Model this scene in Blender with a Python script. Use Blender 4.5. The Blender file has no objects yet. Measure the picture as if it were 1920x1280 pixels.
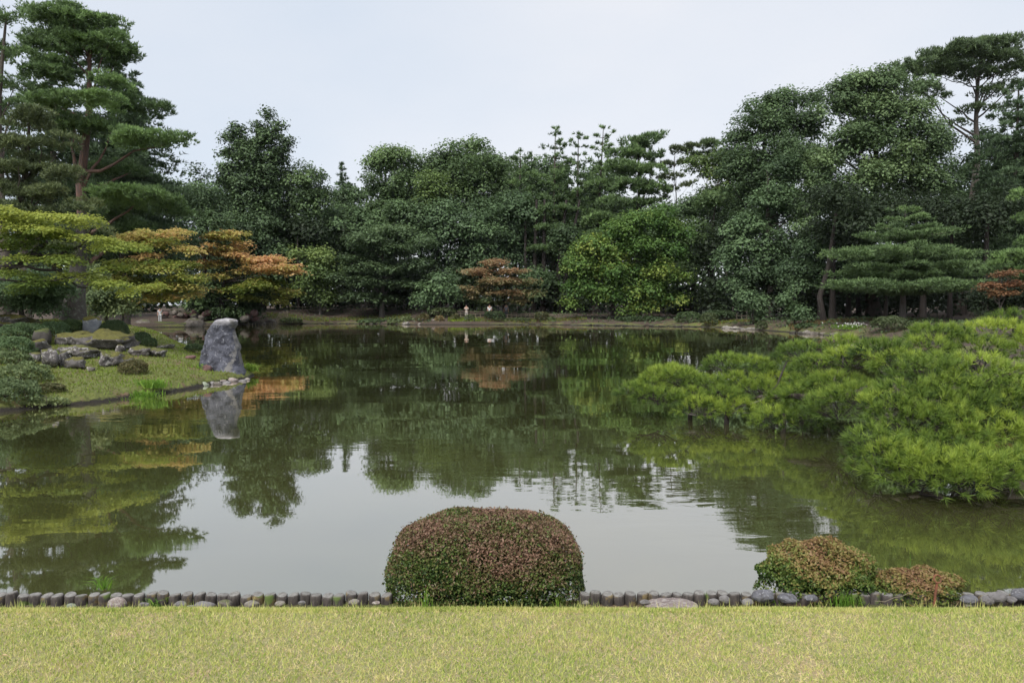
import bpy, math, random
import numpy as np
from mathutils import Vector
R = math.radians
rng = np.random.default_rng(7)
random.seed(7)
SC = bpy.context.scene
COL = SC.collection

# ------------------------------------------------------------------ camera
F, W, H, HZ, CAMZ = 1400.0, 1920, 1280, 567.0, 2.4
PITCH = math.atan((H/2-HZ)/F)
cam = bpy.data.cameras.new('camera'); camo = bpy.data.objects.new('camera', cam); COL.objects.link(camo)
cam.sensor_width = 36; cam.lens = 36*F/W; cam.clip_start = 0.1; cam.clip_end = 3000
camo.location = (0, 0, CAMZ); camo.rotation_euler = (R(90)-PITCH, 0, 0)
SC.camera = camo

# ------------------------------------------------------------------ world / sun / exposure
SUN_EL, SUN_AZ = 52, 205      # azimuth: where the light comes from, degrees clockwise from +Y
world = bpy.data.worlds.new("World"); SC.world = world; world.use_nodes = True
nt = world.node_tree; nt.nodes.clear()
out = nt.nodes.new('ShaderNodeOutputWorld'); bg = nt.nodes.new('ShaderNodeBackground')
sky = nt.nodes.new('ShaderNodeTexSky'); sky.sky_type = 'NISHITA'; sky.sun_disc = False
sky.sun_elevation = R(SUN_EL); sky.sun_rotation = R(SUN_AZ)
tc = nt.nodes.new('ShaderNodeTexCoord')
mp = nt.nodes.new('ShaderNodeMapping'); mp.inputs['Scale'].default_value = (1.6, 1.2, 3.6); mp.inputs['Rotation'].default_value = (0.2, 0.5, 0.3)
nz = nt.nodes.new('ShaderNodeTexNoise'); nz.inputs['Scale'].default_value = 1.1; nz.inputs['Detail'].default_value = 6; nz.inputs['Roughness'].default_value = 0.45
cr = nt.nodes.new('ShaderNodeValToRGB')
cr.color_ramp.elements[0].position = 0.3; cr.color_ramp.elements[0].color = (0.69, 0.77, 0.88, 1)
cr.color_ramp.elements[1].position = 0.72; cr.color_ramp.elements[1].color = (0.89, 0.90, 0.94, 1)
sc_ = nt.nodes.new('ShaderNodeVectorMath'); sc_.operation = 'SCALE'; sc_.inputs['Scale'].default_value = 3.9
mx = nt.nodes.new('ShaderNodeMix'); mx.data_type = 'RGBA'; mx.inputs[0].default_value = 0.93
L = nt.links
L.new(tc.outputs['Generated'], mp.inputs['Vector']); L.new(mp.outputs[0], nz.inputs['Vector']); L.new(nz.outputs['Fac'], cr.inputs['Fac'])
L.new(cr.outputs['Color'], sc_.inputs[0]); L.new(sky.outputs[0], mx.inputs[6]); L.new(sc_.outputs[0], mx.inputs[7])
L.new(mx.outputs[2], bg.inputs['Color']); bg.inputs['Strength'].default_value = 0.1; L.new(bg.outputs[0], out.inputs[0])
sl = bpy.data.lights.new('sun', 'SUN'); so = bpy.data.objects.new('sun', sl); COL.objects.link(so)
sl.energy = 1.5; sl.angle = R(30); sl.color = (1.0, 0.97, 0.92)
az, el = R(SUN_AZ), R(SUN_EL)
sd_ = Vector((math.sin(az)*math.cos(el), math.cos(az)*math.cos(el), math.sin(el)))
so.rotation_euler = sd_.to_track_quat('Z', 'Y').to_euler(); so.location = (0, 0, 60)
SC.view_settings.view_transform = 'Standard'; SC.view_settings.look = 'None'
SC.view_settings.exposure = 1.33; SC.view_settings.gamma = 1.0; SC.view_settings.use_curve_mapping = False
SC.render.engine = 'CYCLES'
SC.cycles.max_bounces = 5; SC.cycles.diffuse_bounces = 3; SC.cycles.glossy_bounces = 3; SC.cycles.transmission_bounces = 2
SC.cycles.use_denoising = True; SC.cycles.use_adaptive_sampling = True; SC.cycles.adaptive_threshold = 0.02
SC.cycles.caustics_reflective = False; SC.cycles.caustics_refractive = False
try:
    SC.cycles.denoiser = 'OPENIMAGEDENOISE'
except Exception: pass

def P(x, y, D):
    r = (x-W/2)/F; u = (H/2-y)/F
    dy = math.cos(PITCH)+u*math.sin(PITCH); dz = -math.sin(PITCH)+u*math.cos(PITCH)
    return np.array([r*D/dy, D, CAMZ+dz*D/dy])
def WD(y):                       # distance of the water surface seen at row y
    return -CAMZ/((P(960, y, 1.0)[2]-CAMZ))

# ------------------------------------------------------------------ object helpers
def link(o, parent=None):
    COL.objects.link(o)
    if parent: o.parent = parent
    return o
def tag(o, label, cat=None, group=None, kind=None):
    if label: o['label'] = label
    if cat: o['category'] = cat
    if group: o['group'] = group
    if kind: o['kind'] = kind
    return o
def empty(name, loc, label, cat, group=None):
    o = bpy.data.objects.new(name, None); o.empty_display_size = 0.3; o.location = loc; link(o)
    return tag(o, label, cat, group)
class MB:
    """collects vertex arrays and faces, builds one mesh"""
    def __init__(s): s.v = []; s.f = []; s.n = 0; s.t = []; s.smooth = False
    def add(s, verts, faces, tint=None):
        verts = np.asarray(verts, dtype=np.float32).reshape(-1, 3); faces = np.asarray(faces, dtype=np.int32)
        if len(faces) == 0: return
        s.v.append(verts); s.f.append(faces+s.n); s.n += len(verts)
        if tint is None: tint = np.full(len(faces), 0.5)
        s.t.append(np.asarray(tint, dtype=np.float32)*np.ones(len(faces), dtype=np.float32))
    def mesh(s, name, mat, origin=(0, 0, 0)):
        me = bpy.data.meshes.new(name)
        v = np.concatenate(s.v)-np.asarray(origin, dtype=np.float32)
        tot = np.concatenate([np.full(len(f), f.shape[1], dtype=np.int32) for f in s.f])
        idx = np.concatenate([f.ravel() for f in s.f]).astype(np.int32)
        me.vertices.add(len(v)); me.vertices.foreach_set('co', v.ravel().astype(np.float32))
        me.loops.add(len(idx)); me.loops.foreach_set('vertex_index', idx)
        me.polygons.add(len(tot)); st = np.zeros(len(tot), dtype=np.int32); st[1:] = np.cumsum(tot)[:-1]
        me.polygons.foreach_set('loop_start', st)
        try: me.polygons.foreach_set('loop_total', tot)
        except Exception: pass
        if s.smooth: me.polygons.foreach_set('use_smooth', np.ones(len(tot), dtype=bool))
        a = me.attributes.new('tint', 'FLOAT', 'FACE'); a.data.foreach_set('value', np.clip(np.concatenate(s.t), 0, 1))
        me.update(calc_edges=True)
        if mat: me.materials.append(mat)
        return me
    def build(s, name, mat, parent=None, origin=None):
        org = origin if origin is not None else (0, 0, 0)
        me = s.mesh(name, mat, org); o = bpy.data.objects.new(name, me); link(o, parent)
        if parent is None: o.location = org
        return o

def tube(mb, pts, rad, sides=6, cap=True, tint=0.5, wob=0.0):
    pts = np.asarray(pts, float); n = len(pts); rad = np.ones(n)*rad if np.isscalar(rad) else np.asarray(rad, float)
    d = np.gradient(pts, axis=0); d /= (np.linalg.norm(d, axis=1, keepdims=True)+1e-9)
    ref = np.array([0.31, 0.17, 0.05]) if abs(d[:, 2]).mean() > 0.7 else np.array([0, 0, 1.0])
    a = np.cross(d, ref); a /= (np.linalg.norm(a, axis=1, keepdims=True)+1e-9); b = np.cross(d, a)
    th = np.linspace(0, 2*np.pi, sides, endpoint=False)
    w = 1+wob*rng.normal(size=(n, sides)) if wob else np.ones((n, sides))
    ring = pts[:, None, :]+(rad[:, None]*w)[:, :, None]*(np.cos(th)[None, :, None]*a[:, None, :]+np.sin(th)[None, :, None]*b[:, None, :])
    V = ring.reshape(-1, 3); i = np.arange(n-1)[:, None]*sides; j = np.arange(sides)[None, :]; k = (j+1) % sides
    Fq = np.stack([i+j, i+k, i+sides+k, i+sides+j], -1).reshape(-1, 4)
    mb.add(V, Fq, tint)
    if cap:
        e = np.concatenate([ring[-1], pts[-1:]]); mb.add(e, [[q, (q+1) % sides, sides] for q in range(sides)], tint)
        e = np.concatenate([ring[0], pts[:1]]); mb.add(e, [[(q+1) % sides, q, sides] for q in range(sides)], tint)
def curve(p0, p1, n=6, sag=0.0, wander=0.1):
    p0 = np.asarray(p0, float); p1 = np.asarray(p1, float); t = np.linspace(0, 1, n)[:, None]
    L_ = np.linalg.norm(p1-p0); q = p0+(p1-p0)*t
    q[:, 2] += sag*L_*np.sin(np.pi*t[:, 0])
    w = rng.normal(size=(n, 3))*wander*L_/n; w[0] = 0; w[-1] = 0
    return q+np.cumsum(w, 0)*np.sin(np.pi*t)
def unit(v): return v/(np.linalg.norm(v, axis=-1, keepdims=True)+1e-9)

# ------------------------------------------------------------------ materials
def newmat(name):
    m = bpy.data.materials.new(name); m.use_nodes = True; n = m.node_tree; n.nodes.clear()
    o = n.nodes.new('ShaderNodeOutputMaterial'); return m, n, o
def ramp(n, cols, pos=None):
    r = n.nodes.new('ShaderNodeValToRGB'); e = r.color_ramp.elements
    pos = pos or [i/(len(cols)-1) for i in range(len(cols))]
    while len(e) < len(cols): e.new(0.5)
    for i, (c, p) in enumerate(zip(cols, pos)): e[i].position = p; e[i].color = (*c, 1)
    return r
def noise(n, scale, detail=4, rough=0.55, vec=None, dist=0):
    t = n.nodes.new('ShaderNodeTexNoise'); t.inputs['Scale'].default_value = scale; t.inputs['Detail'].default_value = detail
    t.inputs['Roughness'].default_value = rough; t.inputs['Distortion'].default_value = dist
    if vec is not None: n.links.new(vec, t.inputs['Vector'])
    return t
def mixc(n, fac, a, b):
    m = n.nodes.new('ShaderNodeMix'); m.data_type = 'RGBA'
    for sock, val in ((m.inputs[0], fac), (m.inputs[6], a), (m.inputs[7], b)):
        if isinstance(val, (int, float)): sock.default_value = val
        elif isinstance(val, tuple): sock.default_value = (*val, 1)
        else: n.links.new(val, sock)
    return m.outputs[2]
def mrange(n, v, a, b, c=0.0, d=1.0):
    m = n.nodes.new('ShaderNodeMapRange'); n.links.new(v, m.inputs[0])
    for i, q in zip((1, 2, 3, 4), (a, b, c, d)): m.inputs[i].default_value = q
    return m.outputs[0]
def leafmat(name, cols, trans=0.3, rough=0.55, pos=None, gain=1.0, desat=0.0):
    def adj(c):
        l = 0.3*c[0]+0.6*c[1]+0.1*c[2]; c = (max(c[0], c[0]*0.3+0.46*c[1]), c[1], min(c[2], c[2]*0.3+0.25*c[1])) if desat > 0 else c
        return tuple(gain*(x*(1-desat)+l*desat) for x in c)
    cols = [adj(c) for c in cols]
    m, n, o = newmat(name)
    a = n.nodes.new('ShaderNodeAttribute'); a.attribute_name = 'tint'
    r = ramp(n, cols, pos); n.links.new(a.outputs['Fac'], r.inputs[0])
    p = n.nodes.new('ShaderNodeBsdfPrincipled'); p.inputs['Roughness'].default_value = rough
    p.inputs['Specular IOR Level'].default_value = 0.25
    t = n.nodes.new('ShaderNodeBsdfTranslucent'); ms = n.nodes.new('ShaderNodeMixShader'); ms.inputs[0].default_value = trans
    n.links.new(r.outputs[0], p.inputs['Base Color'])
    h = n.nodes.new('ShaderNodeHueSaturation'); h.inputs['Value'].default_value = 1.15; h.inputs['Hue'].default_value = 0.49
    n.links.new(r.outputs[0], h.inputs['Color']); n.links.new(h.outputs[0], t.inputs['Color'])
    n.links.new(p.outputs[0], ms.inputs[1]); n.links.new(t.outputs[0], ms.inputs[2]); n.links.new(ms.outputs[0], o.inputs[0])
    return m
def bump(n, p, h, strength=0.5, dist=0.05):
    b = n.nodes.new('ShaderNodeBump'); b.inputs['Strength'].default_value = strength; b.inputs['Distance'].default_value = dist
    n.links.new(h, b.inputs['Height']); n.links.new(b.outputs[0], p.inputs['Normal'])
def simple(name, c, rough=0.7, c2=None, scale=8, metal=0.0):
    m, n, o = newmat(name); p = n.nodes.new('ShaderNodeBsdfPrincipled'); p.inputs['Roughness'].default_value = rough; p.inputs['Metallic'].default_value = metal
    tcn = n.nodes.new('ShaderNodeTexCoord')
    t = noise(n, scale, 5, 0.6, tcn.outputs['Object'])
    c2 = c2 or tuple(x*0.7 for x in c)
    n.links.new(mixc(n, mrange(n, t.outputs[0], 0.35, 0.65), c, c2), p.inputs['Base Color'])
    bump(n, p, t.outputs[0], 0.3, 0.02)
    n.links.new(p.outputs[0], o.inputs[0]); return m
def barkmat(name, c1, c2, c3=None, scale=3):
    m, n, o = newmat(name); p = n.nodes.new('ShaderNodeBsdfPrincipled'); p.inputs['Roughness'].default_value = 0.9
    g = n.nodes.new('ShaderNodeNewGeometry'); mpn = n.nodes.new('ShaderNodeMapping'); mpn.inputs['Scale'].default_value = (1, 1, 0.25)
    n.links.new(g.outputs['Position'], mpn.inputs[0])
    t = noise(n, scale*2, 6, 0.65, mpn.outputs[0], 0.6)
    col = mixc(n, mrange(n, t.outputs[0], 0.35, 0.65), c1, c2)
    if c3:
        t2 = noise(n, scale*1.3, 4, 0.6, g.outputs['Position'])
        col = mixc(n, mrange(n, t2.outputs[0], 0.58, 0.64), col, c3)
    n.links.new(col, p.inputs['Base Color']); bump(n, p, t.outputs[0], 0.9, 0.05)
    n.links.new(p.outputs[0], o.inputs[0]); return m
def rockmat(name, base, dark, lichen=None, lich=0.55, moss=None, mosslvl=0.6, scale=2.5):
    m, n, o = newmat(name); p = n.nodes.new('ShaderNodeBsdfPrincipled'); p.inputs['Roughness'].default_value = 0.9
    g = n.nodes.new('ShaderNodeNewGeometry'); pos = g.outputs['Position']
    t = noise(n, scale, 8, 0.65, pos, 0.4)
    col = mixc(n, mrange(n, t.outputs[0], 0.38, 0.62), dark, base)
    if lichen:
        t2 = noise(n, scale*2.6, 5, 0.7, pos, 0.8)
        col = mixc(n, mrange(n, t2.outputs[0], lich, lich+0.05), col, lichen)
    if moss:
        t3 = noise(n, scale*1.4, 4, 0.6, pos)
        sp = n.nodes.new('ShaderNodeSeparateXYZ'); n.links.new(g.outputs['Normal'], sp.inputs[0])
        ad = n.nodes.new('ShaderNodeMath'); ad.operation = 'ADD'; n.links.new(sp.outputs['Z'], ad.inputs[0]); n.links.new(t3.outputs[0], ad.inputs[1])
        t4 = noise(n, 14, 4, 0.6, pos)
        mc = mixc(n, mrange(n, t4.outputs[0], 0.35, 0.65), moss, tuple(x*0.55 for x in moss))
        col = mixc(n, mrange(n, ad.outputs[0], mosslvl+0.35, mosslvl+0.5), col, mc)
    n.links.new(col, p.inputs['Base Color'])
    tb = noise(n, scale*5, 8, 0.7, pos); bump(n, p, tb.outputs[0], 0.9, 0.04)
    n.links.new(p.outputs[0], o.inputs[0]); return m

M = {}
# foliage ramps (real albedos)
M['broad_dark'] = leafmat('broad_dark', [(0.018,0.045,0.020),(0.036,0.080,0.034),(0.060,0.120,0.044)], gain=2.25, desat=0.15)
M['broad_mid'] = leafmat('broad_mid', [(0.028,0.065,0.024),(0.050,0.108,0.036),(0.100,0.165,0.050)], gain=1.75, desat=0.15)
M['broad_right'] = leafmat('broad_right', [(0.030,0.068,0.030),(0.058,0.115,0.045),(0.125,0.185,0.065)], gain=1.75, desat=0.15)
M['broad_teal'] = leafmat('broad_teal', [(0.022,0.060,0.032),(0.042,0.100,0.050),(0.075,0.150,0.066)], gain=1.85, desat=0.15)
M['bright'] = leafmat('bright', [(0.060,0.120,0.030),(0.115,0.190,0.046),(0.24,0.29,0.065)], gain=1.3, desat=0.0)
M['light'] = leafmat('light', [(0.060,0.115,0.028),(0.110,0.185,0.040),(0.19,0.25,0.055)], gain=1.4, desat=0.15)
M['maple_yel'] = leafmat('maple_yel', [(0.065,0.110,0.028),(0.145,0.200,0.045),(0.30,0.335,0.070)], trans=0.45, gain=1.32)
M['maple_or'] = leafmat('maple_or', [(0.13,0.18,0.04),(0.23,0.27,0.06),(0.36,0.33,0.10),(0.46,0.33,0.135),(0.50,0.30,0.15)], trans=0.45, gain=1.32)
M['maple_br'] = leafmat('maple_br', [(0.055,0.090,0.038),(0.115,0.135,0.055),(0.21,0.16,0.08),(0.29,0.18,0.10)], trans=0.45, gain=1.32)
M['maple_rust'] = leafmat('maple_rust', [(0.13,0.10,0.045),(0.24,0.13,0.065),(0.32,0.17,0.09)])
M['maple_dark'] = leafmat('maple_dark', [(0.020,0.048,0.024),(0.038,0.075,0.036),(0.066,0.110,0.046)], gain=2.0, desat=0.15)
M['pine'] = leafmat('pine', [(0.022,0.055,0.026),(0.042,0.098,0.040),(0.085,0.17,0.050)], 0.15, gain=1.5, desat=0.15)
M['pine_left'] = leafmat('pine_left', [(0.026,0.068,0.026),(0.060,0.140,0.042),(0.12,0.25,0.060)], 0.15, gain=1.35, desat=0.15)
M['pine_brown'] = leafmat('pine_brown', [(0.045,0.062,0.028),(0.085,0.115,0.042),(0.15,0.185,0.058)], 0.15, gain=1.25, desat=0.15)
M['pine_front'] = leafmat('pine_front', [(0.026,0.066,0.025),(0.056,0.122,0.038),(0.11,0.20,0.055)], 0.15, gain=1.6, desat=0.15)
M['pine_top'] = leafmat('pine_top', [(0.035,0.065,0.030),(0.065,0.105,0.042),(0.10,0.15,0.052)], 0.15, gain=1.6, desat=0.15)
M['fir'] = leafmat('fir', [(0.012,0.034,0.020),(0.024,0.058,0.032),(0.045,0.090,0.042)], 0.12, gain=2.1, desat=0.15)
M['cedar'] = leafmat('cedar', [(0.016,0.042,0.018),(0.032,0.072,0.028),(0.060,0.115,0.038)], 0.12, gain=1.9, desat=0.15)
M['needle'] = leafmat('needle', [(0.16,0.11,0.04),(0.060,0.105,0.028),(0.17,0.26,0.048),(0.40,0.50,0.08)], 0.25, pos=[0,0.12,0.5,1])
M['shrub_dark'] = leafmat('shrub_dark', [(0.022,0.050,0.020),(0.042,0.085,0.030),(0.075,0.13,0.040)], gain=1.5, desat=0.15)
M['shrub_olive'] = leafmat('shrub_olive', [(0.050,0.068,0.026),(0.085,0.115,0.038),(0.13,0.165,0.050)], gain=1.5, desat=0.15)
M['shrub_brown'] = leafmat('shrub_brown', [(0.08,0.10,0.035),(0.16,0.13,0.055),(0.24,0.17,0.08)], gain=1.1, desat=0.1)
M['juniper'] = leafmat('juniper', [(0.038,0.060,0.026),(0.070,0.100,0.040),(0.13,0.155,0.050)], gain=2.1, desat=0.15)
M['azalea'] = leafmat('azalea', [(0.035,0.060,0.018),(0.060,0.105,0.026),(0.13,0.175,0.040),(0.17,0.14,0.065),(0.185,0.115,0.075),(0.27,0.16,0.11)], 0.2, 0.45, pos=[0,0.18,0.38,0.55,0.78,1])
M['azalea2'] = leafmat('azalea2', [(0.040,0.075,0.018),(0.085,0.15,0.030),(0.18,0.22,0.055),(0.30,0.23,0.085),(0.28,0.165,0.09)], 0.25, 0.45, pos=[0,0.2,0.45,0.7,1])
M['grass'] = leafmat('grass', [(0.13,0.22,0.04),(0.30,0.41,0.08),(0.58,0.60,0.19),(0.76,0.68,0.32),(0.74,0.56,0.40)], 0.3, 0.6, pos=[0,0.25,0.5,0.75,1])
M['tuft'] = leafmat('tuft', [(0.07,0.16,0.02),(0.15,0.29,0.035),(0.28,0.40,0.06)], 0.3)
M['moss_tuft'] = leafmat('moss_tuft', [(0.16,0.10,0.055),(0.15,0.16,0.035),(0.17,0.25,0.035),(0.26,0.34,0.05)], 0.2, 0.8)
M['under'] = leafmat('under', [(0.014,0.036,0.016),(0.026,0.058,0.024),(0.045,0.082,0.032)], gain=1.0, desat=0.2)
M['bark'] = barkmat('bark', (0.055,0.042,0.034), (0.10,0.082,0.068))
M['bark_red'] = barkmat('bark_red', (0.16,0.085,0.062), (0.075,0.052,0.045))
M['bark_lichen'] = barkmat('bark_lichen', (0.055,0.047,0.040), (0.075,0.066,0.056), (0.13,0.14,0.115), 5)
M['bark_dark'] = barkmat('bark_dark', (0.022,0.017,0.014), (0.045,0.035,0.030))
M['bark_grey'] = barkmat('bark_grey', (0.16,0.14,0.125), (0.085,0.072,0.062))
M['rock_lichen'] = rockmat('rock_lichen', (0.15,0.135,0.13), (0.065,0.058,0.055), (0.38,0.36,0.34), 0.53, (0.13,0.13,0.032), 0.80, 3.5)
M['rock_moss'] = rockmat('rock_moss', (0.17,0.155,0.15), (0.07,0.062,0.058), (0.36,0.34,0.32), 0.58, (0.145,0.135,0.030), 0.50, 3.5)
M['rock_cap'] = rockmat('rock_cap', (0.34,0.35,0.38), (0.19,0.20,0.23), (0.5,0.5,0.52), 0.6, (0.19,0.17,0.03), 0.50)
M['rock_dark'] = rockmat('rock_dark', (0.085,0.075,0.065), (0.04,0.035,0.03), (0.18,0.17,0.15), 0.63, (0.10,0.12,0.03), 0.75)
M['rock_shore'] = rockmat('rock_shore', (0.19,0.165,0.14), (0.085,0.072,0.060), (0.36,0.34,0.30), 0.60, (0.12,0.14,0.035), 1.0)
M['rock_white'] = rockmat('rock_white', (0.27,0.245,0.215), (0.12,0.105,0.09), (0.46,0.43,0.39), 0.56, (0.12,0.13,0.035), 1.0)
M['rock_cobble'] = rockmat('rock_cobble', (0.32,0.30,0.29), (0.20,0.185,0.18), None, scale=12)
M['rock_pale'] = rockmat('rock_pale', (0.38,0.34,0.29), (0.25,0.22,0.19), None, scale=12)
M['rock_pink'] = rockmat('rock_pink', (0.40,0.32,0.29), (0.26,0.205,0.19), (0.52,0.46,0.43), 0.5, scale=14)
M['rock_green'] = rockmat('rock_green', (0.42,0.46,0.34), (0.30,0.33,0.25), None, scale=12)
M['rock_blue'] = rockmat('rock_blue', (0.25,0.25,0.275), (0.12,0.115,0.125), (0.44,0.44,0.45), 0.6, scale=12)
M['rock_red'] = rockmat('rock_red', (0.20,0.11,0.10), (0.10,0.06,0.055), (0.30,0.22,0.20), 0.6)
M['white_petal'] = simple('white_petal', (0.8,0.78,0.75), 0.6)
M['iron'] = simple('iron', (0.26,0.09,0.045), 0.85, (0.12,0.05,0.035), 30)
M['bamboo'] = simple('bamboo', (0.30,0.25,0.17), 0.7, (0.18,0.15,0.10), 5)
M['fence_dark'] = simple('fence_dark', (0.16,0.13,0.10), 0.8, (0.10,0.08,0.06), 5)
M['dead_leaf'] = simple('dead_leaf', (0.50,0.36,0.20), 0.7, (0.35,0.22,0.12), 40)
M['skin'] = simple('skin', (0.55,0.34,0.25), 0.6, (0.50,0.30,0.22))
M['cloth_white'] = simple('cloth_white', (0.78,0.78,0.78), 0.8, (0.68,0.68,0.69))
M['cloth_beige'] = simple('cloth_beige', (0.50,0.45,0.40), 0.8, (0.42,0.38,0.34))
M['cloth_grey'] = simple('cloth_grey', (0.26,0.28,0.33), 0.8, (0.20,0.22,0.26))
M['cloth_dark'] = simple('cloth_dark', (0.05,0.055,0.07), 0.8)
M['hair'] = simple('hair', (0.02,0.015,0.012), 0.6)
# log: dark weathered sides, pale cut top
def logmat():
    m, n, o = newmat('log_wood'); p = n.nodes.new('ShaderNodeBsdfPrincipled'); p.inputs['Roughness'].default_value = 0.92
    g = n.nodes.new('ShaderNodeNewGeometry'); mpn = n.nodes.new('ShaderNodeMapping'); mpn.inputs['Scale'].default_value = (1, 1, 0.3)
    n.links.new(g.outputs['Position'], mpn.inputs[0])
    t = noise(n, 45, 6, 0.7, mpn.outputs[0]); t2 = noise(n, 9, 4, 0.6, g.outputs['Position'])
    side = mixc(n, mrange(n, t.outputs[0], 0.35, 0.65), (0.03,0.025,0.022), (0.105,0.088,0.080))
    side = mixc(n, mrange(n, t2.outputs[0], 0.56, 0.66), side, (0.19,0.14,0.06))
    t3 = noise(n, 5, 3, 0.6, g.outputs['Position'])
    side = mixc(n, mrange(n, t3.outputs[0], 0.6, 0.66), side, (0.10,0.14,0.035))
    sp = n.nodes.new('ShaderNodeSeparateXYZ'); n.links.new(g.outputs['True Normal'], sp.inputs[0])
    top = mixc(n, mrange(n, t.outputs[0], 0.35, 0.65), (0.13,0.12,0.11), (0.27,0.26,0.24))
    n.links.new(mixc(n, mrange(n, sp.outputs['Z'], 0.5, 0.75), side, top), p.inputs['Base Color']); bump(n, p, t.outputs[0], 0.8, 0.01)
    n.links.new(p.outputs[0], o.inputs[0]); return m
M['log'] = logmat()
# ground: soil / moss / grassy by the land-cover attribute
def groundmat():
    m, n, o = newmat('ground_cover'); p = n.nodes.new('ShaderNodeBsdfPrincipled'); p.inputs['Roughness'].default_value = 0.95
    g = n.nodes.new('ShaderNodeNewGeometry'); pos = g.outputs['Position']
    a = n.nodes.new('ShaderNodeAttribute'); a.attribute_name = 'cover'
    t = noise(n, 1.1, 6, 0.65, pos); t2 = noise(n, 9, 6, 0.7, pos); t3 = noise(n, 0.35, 4, 0.6, pos)
    soil = mixc(n, mrange(n, t2.outputs[0], 0.35, 0.65), (0.050,0.036,0.026), (0.10,0.070,0.050))
    moss = mixc(n, mrange(n, t2.outputs[0], 0.3, 0.7), (0.075,0.090,0.024), (0.17,0.185,0.042))
    moss = mixc(n, mrange(n, t.outputs[0], 0.54, 0.62), moss, (0.17,0.115,0.065))
    ad = n.nodes.new('ShaderNodeMath'); ad.operation = 'ADD'; n.links.new(a.outputs['Fac'], ad.inputs[0])
    sb = mrange(n, t3.outputs[0], 0.3, 0.7, -0.3, 0.3); n.links.new(sb, ad.inputs[1])
    n.links.new(mixc(n, mrange(n, ad.outputs[0], 0.35, 0.65), soil, moss), p.inputs['Base Color'])
    spz = n.nodes.new('ShaderNodeSeparateXYZ'); n.links.new(pos, spz.inputs[0]); ba = p.inputs['Base Color'].links[0].from_socket
    az_ = n.nodes.new('ShaderNodeMath'); az_.operation = 'MULTIPLY_ADD'; n.links.new(t2.outputs[0], az_.inputs[0]); az_.inputs[1].default_value = 0.16; n.links.new(spz.outputs['Z'], az_.inputs[2])
    n.links.new(mixc(n, mrange(n, az_.outputs[0], 0.13, 0.19), (0.018,0.014,0.010), ba), p.inputs['Base Color'])
    bump(n, p, t2.outputs[0], 0.9, 0.06); n.links.new(p.outputs[0], o.inputs[0]); return m
M['ground'] = groundmat()
def lawnmat():
    m, n, o = newmat('lawn_soil'); p = n.nodes.new('ShaderNodeBsdfPrincipled'); p.inputs['Roughness'].default_value = 0.95
    g = n.nodes.new('ShaderNodeNewGeometry'); t = noise(n, 60, 6, 0.7, g.outputs['Position']); t2 = noise(n, 3, 4, 0.6, g.outputs['Position'])
    c = mixc(n, mrange(n, t.outputs[0], 0.35, 0.65), (0.20,0.21,0.08), (0.38,0.33,0.17))
    c = mixc(n, mrange(n, t2.outputs[0], 0.5, 0.7), c, (0.38,0.29,0.17))
    n.links.new(c, p.inputs['Base Color']); bump(n, p, t.outputs[0], 0.8, 0.02); n.links.new(p.outputs[0], o.inputs[0]); return m
M['lawn'] = lawnmat()
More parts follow.
